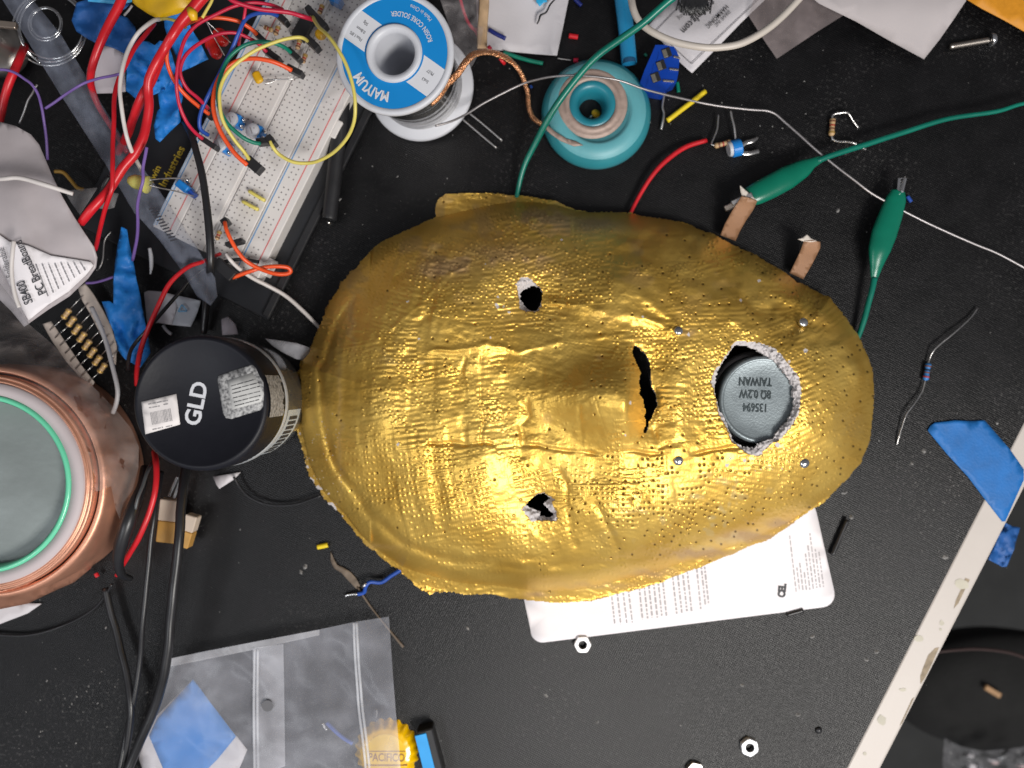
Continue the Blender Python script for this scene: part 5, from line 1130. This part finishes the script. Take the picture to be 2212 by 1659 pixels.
yb = sheet('yellow_plastic_cap', 'yellow plastic object at the top border between the blue tapes', 'plastic object', [(270, -40), (470, -40), (446, 0), (412, 18), (385, 30), (356, 38), (345, 43), (320, 30), (296, 14), (283, 2)], lambda u, v: 18 + 8 * max(0, 1 - ((u - 350) / 90) ** 2) * max(0, 1 - v / 60), YPL, None, 12, 1)
sheet('white_paper_scrap', 'white folded paper scrap under the blue tape and red cable', 'paper', [(224, 98), (250, 104), (272, 118), (270, 160), (271, 198), (240, 201), (206, 202), (186, 178), (188, 150), (200, 112)], 8, mat('pinkish_paper', (.66, .60, .64), .7, var=.04), None, 16)
# thick red cables
RC_ = mat('thick_red_cable', (.56, .010, .018), .34, var=.12)
def rcab(label, pts, wd, m=RC_): return wire('red_cable', label, 'cable', pts, wd, m, group='thick red cables of the left jumble', sides=12)
rcab('thickest red cable crossing from the top border down to the folded bag', [(460, -30, 52), (436, -4, 52), (412, 24, 52), (390, 50, 52), (373, 76, 52), (356, 104, 50), (338, 135, 50), (322, 170, 48), (320, 198, 46), (322, 228, 45), (317, 264, 44), (308, 300, 44), (290, 334, 44), (266, 362, 44), (240, 404, 44), (218, 430, 46), (196, 454, 46), (174, 482, 44)], [24, 24, 24, 22, 20, 19, 19, 19, 20, 19, 19, 20, 20, 20, 19, 19, 20, 18])
rcab('second red cable joining the thickest one from the left', [(388, 60, 44), (362, 92, 46), (345, 130, 44), (326, 175, 42), (308, 207, 41), (296, 234, 38), (287, 258, 34), (278, 284, 28), (268, 306, 21), (254, 330, 15)], [14, 17, 20, 20, 20, 20, 18, 18, 17, 16])
rcab('thin red cable running straight down behind the white wire', [(334, 50, 30), (312, 78, 34), (290, 105, 38), (272, 140, 40), (256, 172, 40), (248, 205, 42), (246, 260, 44), (244, 310, 46), (243, 360, 50), (242, 404, 50), (234, 430, 48), (226, 455, 44), (216, 496, 38), (206, 540, 30)], 9.5)
rcab('red cable passing over the dark blue tape fold', [(266, -10, 34), (256, 14, 34), (236, 52, 34), (218, 90, 34), (203, 130, 32), (196, 162, 28), (198, 190, 22), (214, 232, 17), (244, 280, 15), (275, 330, 15)], [20, 20, 19, 18, 17, 16, 15, 12, 11, 10])
rcab('short red cable at the left border', [(54, 100, 10), (46, 118, 20), (33, 148, 24), (20, 178, 24), (10, 210, 22), (4, 240, 20), (-6, 290, 18)], [15, 17, 18, 18, 17, 16, 14])
wire('yellow_band', 'yellow band tied round the red cables at the top', 'band', [(410, 20, 62), (416, 30, 63), (420, 44, 62)], [14, 22, 14], YCAP)
wire('white_wire', 'white wire arching in front of the red cables', 'wire', [(345, 42, 40), (334, 44, 44), (318, 54, 48), (300, 70, 50), (284, 94, 50), (272, 120, 52), (264, 150, 54), (259, 190, 54), (262, 226, 54), (268, 268, 52), (276, 302, 50), (288, 334, 44), (300, 358, 36), (306, 370, 32)], 9, WHT)
wire('grey_wire', 'short grey white wire bit near the top left blue tape', 'wire', [(285, 12, 30), (278, 22, 30), (268, 33, 28)], 5, GREYW)
def pw(label, pts, wd=6): return wire('purple_wire', label, 'wire', pts, wd, PURP, group='thin purple wires')
pw('purple wire curving down from the left border', [(-10, 150, 30), (14, 151, 30), (34, 158, 30), (52, 170, 30), (68, 182, 30), (82, 204, 29), (90, 232, 28), (95, 262, 26), (100, 300, 22), (103, 345, 18)])
pw('purple wire lying across the clear strip to the white wire', [(98, 234, 36), (118, 221, 37), (140, 205, 38), (165, 189, 40), (186, 178, 40), (215, 169, 42), (240, 164, 44), (258, 160, 46)])
pw('purple wire hanging beside the yellow LED', [(317, 318, 48), (314, 335, 48), (309, 362, 48), (309, 390, 48), (302, 416, 46), (297, 446, 42), (298, 480, 36), (296, 515, 28), (286, 562, 18)], 7)
pw('short purple wire left of the long blue tape', [(186, 611, 10), (205, 610, 11), (225, 605, 12), (247, 597, 12)])
wire('bare_wire', 'short bare wire left of the purple wire at the far left', 'wire', [(42, 266, 14), (52, 242, 16), (60, 218, 18), (70, 202, 20), (76, 190, 22), (81, 183, 22)], 4.5, DSIL)
wire('brown_wire', 'short ochre wire beside the folded white bag', 'wire', [(118, 370, 8), (136, 372, 8), (152, 388, 8), (166, 405, 8), (180, 410, 8)], 8, mat('ochre_wire', (.34, .19, .03), .5))
wire('black_sleeve', 'thin black sleeve leaning behind the crossing red cables', 'sleeve', [(236, 380, 34), (222, 402, 33), (204, 432, 30), (184, 462, 26), (172, 482, 22)], [12, 14, 15, 14, 12], BLK)
sheet('grey_plastic_piece', 'grey translucent plastic piece behind the crossing red cables', 'plastic piece', [(138, 412), (160, 410), (208, 405), (222, 412), (256, 418), (246, 448), (228, 452), (200, 448), (172, 464), (155, 440)], crump(9, 14, 1.2), film('smoky_plastic', (.42, .41, .42), .35, .62, 80, .3), None, 12, .4)
wire('clear_sliver', 'white plastic sliver pointing down beside the long blue tape', 'sliver', [(323, 536, 10), (326, 552, 10), (327, 575, 10), (325, 592, 10)], [7, 9, 8, 3], WPLAS)
wire('thin_grey_wire', 'thin dim wire between the red wire end and the white bag', 'wire', [(240, 500, 4), (226, 520, 4), (222, 560, 4), (214, 580, 4), (208, 584, 5)], 3, DSIL)
# black cables
def bk(label, pts, wd): return wire('black_cable', label, 'cable', pts, wd, BLK, group='black cables on the left side', sides=12)
bk('black cable lying lengthwise over the lower breadboard', [(392, 262, 14), (402, 272, 20), (414, 292, 25), (424, 328, 27), (435, 370, 28), (444, 425, 28), (450, 480, 28), (454, 530, 27), (455, 575, 24), (452, 610, 16), (446, 660, 8), (440, 720, 4)], [14, 14, 15, 15, 16, 16, 17, 17, 18, 18, 16, 14])
bk('thin black wire running beside the red one to the jar', [(560, 566, 15), (520, 560, 17), (480, 567, 18), (442, 580, 20), (412, 603, 22), (386, 634, 24), (356, 668, 26), (330, 698, 28), (310, 721, 28), (292, 742, 26), (280, 765, 20), (276, 800, 14)], 8)
rw = wire('red_wire', 'red wire arcing from the breadboard end down to the black jar', 'wire', [(476, 548, 16), (458, 556, 20), (436, 566, 24), (412, 574, 27), (386, 592, 30), (364, 616, 32), (349, 645, 33), (336, 674, 33), (322, 706, 32), (308, 742, 28), (300, 775, 20), (295, 806, 12), (294, 832, 8)], [8, 8, 9, 10, 10, 11, 11, 11, 11, 11, 11, 10, 8], RED)
bk('thin black wire curving out below the jar to the mask', [(505, 1030, 4), (518, 1052, 3), (538, 1073, 3), (565, 1086, 3), (600, 1092, 3), (645, 1088, 3), (695, 1070, 3)], 5)
bk('leftmost black cable running down the lower left', [(348, 1020, 10), (342, 1060, 16), (334, 1110, 20), (327, 1161, 20), (318, 1251, 18), (309, 1341, 16), (303, 1420, 12), (292, 1500, 10), (276, 1575, 8), (255, 1680, 8)], 12)
bk('thick black cable running down in front of the clear zip bag', [(402, 1010, 10), (396, 1060, 18), (390, 1110, 22), (387, 1161, 24), (381, 1220, 24), (375, 1281, 24), (369, 1340, 22), (363, 1401, 20), (352, 1465, 17), (336, 1520, 14), (312, 1580, 12), (285, 1640, 10), (262, 1700, 10)], 21)
bk('black cable slanting from the copper roll to the cable bundle', [(228, 1270, 6), (238, 1318, 6), (250, 1360, 6), (262, 1410, 7), (274, 1460, 8), (283, 1520, 10), (281, 1570, 9), (270, 1640, 7), (258, 1700, 6)], 15)
bk('thin black wire curving across the lower left table', [(-15, 1370, 2), (25, 1373, 2), (60, 1372, 2), (100, 1364, 2), (140, 1350, 2), (178, 1332, 3), (206, 1312, 4), (228, 1286, 6), (242, 1262, 8)], 5.5)
bk('short stout black cable between the copper roll and the jar', [(312, 1010, 12), (306, 1050, 22), (290, 1090, 28), (276, 1130, 30), (262, 1175, 28), (256, 1212, 24), (262, 1240, 18), (282, 1250, 12)], [16, 20, 26, 32, 30, 22, 18, 12])
wire('grey_black_wire', 'thin dark grey wire beside the stout black cable below the jar', 'wire', [(328, 1000, 16), (318, 1020, 24), (308, 1050, 28), (298, 1075, 30), (292, 1100, 30)], 8, mat('dark_grey_rubber', (.06, .065, .07), .4))
wire('red_wire', 'red wire bowing down from the jar to the black cable end', 'wire', [(333, 975, 10), (337, 1000, 20), (338, 1030, 24), (334, 1065, 26), (325, 1100, 26), (313, 1132, 26), (298, 1165, 24), (280, 1196, 20), (264, 1222, 16), (252, 1243, 12)], [12, 13, 13, 13, 13, 13, 13, 12, 11, 9], RED)
wire('white_wire', 'white wire running from the breadboard end under the mask', 'wire', [(488, 548, 24), (498, 562, 24), (516, 580, 20), (545, 600, 14), (580, 618, 9), (618, 640, 6), (655, 672, 5), (688, 706, 4), (720, 740, 3)], [7, 8, 9, 9, 9, 9, 9, 8, 7], WHT)
mk = thing('black_marker', 'black round pen lying between the breadboard and the spool', 'pen', 725, 380)
V, F = tube_geo(catmull([P(750, 100, 7), P(742, 200, 7), P(731, 300, 7), P(720, 400, 7), P(712, 466, 7), P(711, 474, 7)], 6), [px(16)] * 20 + [px(15.5)] * 6 + [px(15), px(14.8), px(14), px(11), px(7)], 16); mesh_obj('barrel', V, F, BLKM, mk, True)
V, F = lathe_geo(P(711, 481, 5), (0, 0, 1), [(px(6), -.001), (px(6), 0), (.0001, .0012)], 12); mesh_obj('tip', V, F, STEEL, mk, True)

# ================================================================== CLEAR BAG OVER THE BOARD AND BEHIND THE SPOOL
CB = film('crinkly_bag_film', (.62, .58, .60), .18, .36, 45, .8)
sheet('clear_bag', 'clear crinkled plastic bag draped over the right side of the breadboard', 'bag', [(735, -60), (860, -60), (800, 20), (760, 80), (735, 140), (742, 190), (742, 235), (720, 245), (700, 235), (668, 222), (654, 200), (656, 160), (672, 120), (700, 70), (716, 30)], lambda u, v: 19 + 4 * ridge(u, v, 42, 3) + 1.6 * nz(u, v, 12, 4), CB, None, 8, 0)
sheet('clear_bag', 'clear plastic bag with red wires inside behind the top right of the solder spool', 'bag', [(930, -60), (1060, -60), (1048, 40), (1036, 110), (1022, 140), (1005, 160), (985, 120), (965, 40)], lambda u, v: 7 + 4 * ridge(u, v, 38, 6) + 1.6 * nz(u, v, 12, 4), CB, None, 8, 0)
wire('red_wire', 'red wire inside the clear bag right of the solder spool', 'wire', [(990, -20, 3), (1000, 20, 3), (1012, 50, 4), (1030, 72, 4), (1040, 100, 4)], 7, CRIM)
wire('red_wire', 'second red wire inside the clear bag by the craft stick', 'wire', [(1005, 40, 3), (1020, 62, 3), (1034, 66, 4), (1044, 96, 5)], 6, RED)

# ================================================================== COPPER TAPE ROLL AND BAGS AT THE LEFT BORDER
ro = thing('copper_tape_roll', 'large roll of copper foil tape with a white core cut by the left border', 'tape roll', -40, 1045)
rc_ = P(-40, 1045, 40); s40 = px(1, 40)
V, F = lathe_geo(Vector((rc_.x, rc_.y, 0)), (0, 0, 1), [(s40 * 236, .001), (s40 * 238, .030), (s40 * 236, .0375), (s40 * 231, .0385), (s40 * 229, .0375), (s40 * 227, .0388), (s40 * 223, .0392), (s40 * 220, .0385), (s40 * 216, .039)], 120, capt=False, capb=False); mesh_obj('copper_winding', V, F, COPPER, ro, True)
V, F = lathe_geo(Vector((rc_.x, rc_.y, 0)), (0, 0, 1), [(s40 * 260, .001), (s40 * 261, .022), (s40 * 256, .0335), (s40 * 246, .036), (s40 * 240, .034)], 120, capt=False, capb=False); mesh_obj('loose_turn', V, F, COPPER, ro, True)
V, F = lathe_geo(Vector((rc_.x, rc_.y, 0)), (0, 0, 1), [(s40 * 221, .0385), (s40 * 219, .0400), (s40 * 195, .0402), (s40 * 193, .0385)], 120, capt=False, capb=False); mesh_obj('card_core', V, F, mat('pinkish_card', (.50, .44, .45), .6, var=.04), ro, True)
V, F = lathe_geo(Vector((rc_.x, rc_.y, 0)), (0, 0, 1), [(s40 * 195, .0385), (s40 * 194, .0405), (s40 * 189, .0412), (s40 * 183, .0405), (s40 * 180, .037), (s40 * 179, .006)], 120, capt=False, capb=False); mesh_obj('green_ring', V, F, mat('mint_green_plastic', (.14, .62, .38), .3, var=.05, coat=.4), ro, True)
V, F = sheet_geo(arc(-40, 1045, 182, 0, 354, 50), lambda u, v: 34 + .22 * nz(u, v, 60, 5), 12)
mesh_obj('foil_lining', V, F, mat('grey_foil_film', (.24, .27, .265), .38, metal=.25, var=.15, vscale=9, bump=.12, bscale=260), ro, True)
def rollarc(a0, a1, r, n=14): return [(-40 + r * math.cos(R(a0 + (a1 - a0) * i / n)), 1045 + r * math.sin(R(a0 + (a1 - a0) * i / n))) for i in range(n + 1)]
def dist_roll(u, v): return math.hypot(u + 40, v - 1045) - 236
sheet('loose_copper_foil', 'loose crumpled copper foil trailing round the right of the copper roll', 'copper foil', rollarc(-38, 88, 236) + [(-20, 1320), (60, 1304), (110, 1280), (160, 1258), (196, 1228), (222, 1190), (244, 1140), (262, 1080), (284, 1030), (292, 985), (286, 950), (262, 925), (232, 905), (200, 895)],
      lambda u, v: max(1.5, 33 - dist_roll(u, v) * .42 + 3.0 * ridge(u, v, 42, 2) + .8 * nz(u, v, 20, 7)), COPPER, None, 8, .2)
sheet('clear_bag', 'frosted clear bag wrapped round the upper side of the copper roll', 'bag', rollarc(5, -95, 240, 16) + [(-60, 560), (-20, 560), (20, 640), (62, 700), (112, 742), (150, 782), (186, 820), (222, 856), (256, 892), (284, 926), (300, 965), (299, 1010), (288, 1060), (272, 1110), (266, 1140), (250, 1100), (240, 1050)],
      lambda u, v: max(5, 49 - dist_roll(u, v) * .27 + 2.5 * ridge(u, v, 46, 8) + .8 * nz(u, v, 14, 3)), film('frosted_bag_film', (.60, .52, .49), .20, .50, 50, .8), None, 9, 0)
sheet('paper_corner', 'grey white paper corner under the copper roll at the left border', 'paper', [(-30, 1300), (90, 1304), (60, 1325), (0, 1348), (-30, 1360)], 1.0, PAPER, None, 14)
bgc = thing('labelled_bag', 'folded white bag labelled SB400 PC BreadBoard at the left border', 'bag', 60, 560)
bz = lambda u, v: 46 + 5 * math.sin((v - 300) / 95) + 2.2 * nz(u, v, 70, 5) - .02 * max(0, u - 60)
sheet('antistatic_back', None, None, [(-40, 262), (0, 263), (34, 272), (66, 290), (84, 312), (98, 345), (114, 384), (134, 425), (158, 466), (184, 506), (203, 534), (210, 556), (207, 578), (190, 602), (150, 640), (105, 668), (62, 699), (30, 650), (-40, 560)], bz, mat('mauve_grey_bag', (.40, .36, .37), .42, var=.08, bump=.25, bscale=100), bgc, 13, .5)
bz2 = lambda u, v: bz(u, v) + 1.3
LAB2 = sheet('label', None, None, [(-40, 488), (0, 508), (20, 522), (60, 530), (110, 552), (160, 560), (196, 566), (202, 574), (186, 594), (148, 630), (104, 658), (62, 692), (46, 668), (22, 620), (-40, 500)], bz2, PAPER2, bgc, 13, .2)
sheet('clear_fold', None, None, [(-40, 560), (0, 578), (24, 622), (42, 660), (62, 700), (52, 706), (24, 672), (-40, 610)], lambda u, v: bz(u, v) + 3, film('fold_film', (.5, .47, .5), .3, .5, 60, .4), bgc, 12, .3)
for body, u, v, sz, d, m in (('SB400', 54, 632, 20, (-.38, -.92), INK), ('PC BreadBoard', 62, 588, 19.5, (-.44, -.90), INK), ('Solderable', 12, 568, 15, (-.30, -.95), INKG)):
    tx_ = text(body, u if body != 'PC BreadBoard' else 66, v if body != 'PC BreadBoard' else 578, bz2(u, v) + 1.0, sz, d[0], d[1], m, LAB2, xs=.73, bold=.008); drape(tx_, bz2, 1.0)
ln = [((104 + i * 11.5, 640 - i * 8), (78 + i * 13.5, 572 - i * 1)) for i in range(8)]
drape(fineprint(ln, 54.0, INKG, bgc, 3.6, (4, 10), 2.6), bz2, .9)
wire('white_wire', 'white wire lying over the folded grey bag at the left border', 'wire', [(-15, 388, 56), (12, 386, 57), (36, 384, 57), (60, 388, 57), (90, 397, 57), (122, 407, 56), (158, 419, 54)], [9, 10, 10, 10, 11, 10, 9], WHT)
wire('white_wire', 'white wire crossing the printed label lengthwise', 'wire', [(30, 520, 58), (27, 545, 58), (25, 580, 57), (27, 612, 56), (33, 640, 55), (42, 664, 54)], 9, WHT)
# resistors on tape
rs_ = thing('resistor_strip', 'strip of tan resistors held between two paper tapes below the labelled bag', 'resistor strip', 185, 730)
sheet('paper_tape', None, None, [(92, 700), (110, 694), (128, 720), (150, 752), (176, 790), (204, 826), (196, 838), (170, 812), (142, 780), (112, 736)], 6, mat('beige_tape', (.50, .43, .38), .7, var=.06), rs_, 12, .3)
sheet('paper_tape', None, None, [(168, 622), (184, 612), (202, 636), (222, 670), (240, 706), (252, 746), (250, 788), (238, 780), (230, 748), (214, 716), (196, 680), (178, 650)], 6, mat('beige_tape', (.50, .43, .38), .7), rs_, 12, .3)
for i in range(8):
    u, v = 143.5 + i * 11.1, 678 + i * 16.7; dx, dy = 8.0, -10.5; z = 7.5
    resistor(rs_, [(u - 36, v + 36, 6.6), (u - dx, v - dy, z)], (u - dx, v - dy), (u + dx, v + dy), [(u + dx, v + dy, z), (u + 36, v - 40, 6.6)], 12.5, z, TAN, [(.2, GOLDB), (.5, mat('tan_band', (.40, .25, .10), .5)), (.8, GOLDB)], 1.7)
wire('grey_wire', 'pale grey wire curving down over the resistor strip', 'wire', [(198, 664, 14), (208, 684, 15), (218, 708, 16), (230, 742, 17), (239, 775, 18), (247, 808, 18), (254, 842, 18), (252, 868, 17), (244, 892, 15)], 10, GREYW)
fl = thing('folded_leaflet', 'small white folded leaflet with a pale blue triangle above the jar', 'leaflet', 365, 665)
sheet('white_page', None, None, [(311, 632), (320, 628), (350, 630), (376, 637), (384, 660), (372, 702), (340, 697), (318, 701)], lambda u, v: 5 + .6 * nz(u, v, 30, 2), PAPER, fl, 10)
sheet('grey_page', None, None, [(376, 637), (405, 643), (434, 650), (426, 676), (412, 706), (390, 704), (372, 702), (384, 664)], lambda u, v: 6 + .6 * nz(u, v, 30, 2), mat('shiny_grey_page', (.52, .55, .60), .35, var=.06), fl, 10)
for a_, b_ in (((385, 672), (393, 658)), ((393, 658), (404, 672)), ((404, 672), (385, 673))): mesh_obj('triangle_mark', *bar_geo((*a_, 7.0), (*b_, 7.0), 2.4, .1, 0), mat('pale_blue_ink', (.12, .40, .66), .5), fl)
wire('white_stick', 'short white stick between the leaflet and the jar lid', 'stick', [(352, 703, 3), (360, 714, 3), (370, 722, 3)], 7, WPLAS)
# connectors below the jar
def kap(label, base, tip, w_, pins):
    t = thing('taped_connector', label, 'connector', base[0], base[1], 0, 'tan taped connectors below the jar')
    mx_, my_ = (base[0] + tip[0]) / 2, (base[1] + tip[1]) / 2
    mesh_obj('housing', *bar_geo((tip[0], tip[1], 8), (mx_, my_, 8), w_, 6, .0004), mat('cream_housing', (.52, .43, .35), .6, var=.1), t)
    mesh_obj('tape_wrap', *bar_geo((mx_, my_, 8.2), (base[0], base[1], 8.2), w_ * .97, 6, .0004), mat('ochre_tape', (.48, .26, .06), .45, var=.15, vscale=120), t)
    for p0, p1 in pins: mesh_obj('pin', *bar_geo((*p0, 10), (*p1, 10), 5.5, 1, .0001), STEEL, t)
kap('larger tan connector with three silver pins hanging below the jar', (362, 1170), (372, 1078), 42, [((365, 1072), (384, 1030)), ((376, 1076), (391, 1034)), ((384, 1078), (402, 1032))])
kap('smaller torn tan connector right of the thick black cable', (398, 1180), (418, 1112), 26, [])
# ================================================================== DUST AND CRUMBS
V = []; F = []; rs0 = random.Random(3)
def crumb(u, v, s):
    o0 = len(V); c = P(u, v, .0); k = rs0.choice([4, 5, 6]); a0 = rs0.random() * 6; st_ = rs0.uniform(1, 1.8); an = rs0.random() * 3
    for i in range(k):
        a = a0 + 2 * math.pi * i / k; x, y = math.cos(a) * s * st_, math.sin(a) * s; x, y = x * math.cos(an) - y * math.sin(an), x * math.sin(an) + y * math.cos(an)
        V.append(c + Vector((x, y, .00004)) * 1.0)
    V.append(c + Vector((0, 0, s * .9 + .00008)))
    for i in range(k): F.append((o0 + i, o0 + (i + 1) % k, o0 + k))
def cl(n, u, v, su, sv, s): 
    for i in range(n): crumb(rs0.gauss(u, su), rs0.gauss(v, sv), px(s) * .8 * rs0.uniform(.25, 1) ** 2)
cl(380, 1100, 800, 900, 600, 1.5)
cl(70, 1620, 210, 110, 130, 1.9); cl(50, 1900, 560, 90, 160, 1.8); cl(70, 2010, 1030, 80, 110, 1.9); cl(60, 2060, 1055, 16, 22, 1.8)
cl(90, 130, 1500, 120, 90, 2.8); cl(30, 480, 1180, 120, 80, 2.0); cl(70, 1650, 1450, 200, 120, 1.6); cl(40, 1290, 250, 200, 120, 2.4); cl(30, 900, 420, 120, 60, 2.4)
for (u, v, s) in [(1996, 974, 5), (1970, 1001, 4), (1839, 1117, 5), (2042, 1203, 6), (1824, 1064, 4), (1893, 1408, 5), (1872, 1425, 4), (721, 415, 4), (734, 431, 3), (650, 1236, 4), (659, 1224, 5), (2154, 914, 3), (1810, 455, 3.5), (1724, 1544, 4), (1755, 1375, 4), (970, 1220, 4), (1010, 1357, 3), (1180, 1503, 3.5), (1290, 1560, 3), (1063 + 540, 1480, 4)]: crumb(u, v, px(s))
mesh_obj('white_crumbs', V, F, mat('white_dust', (.20, .195, .19), .8, var=.6, vscale=900), None)['kind'] = 'stuff'
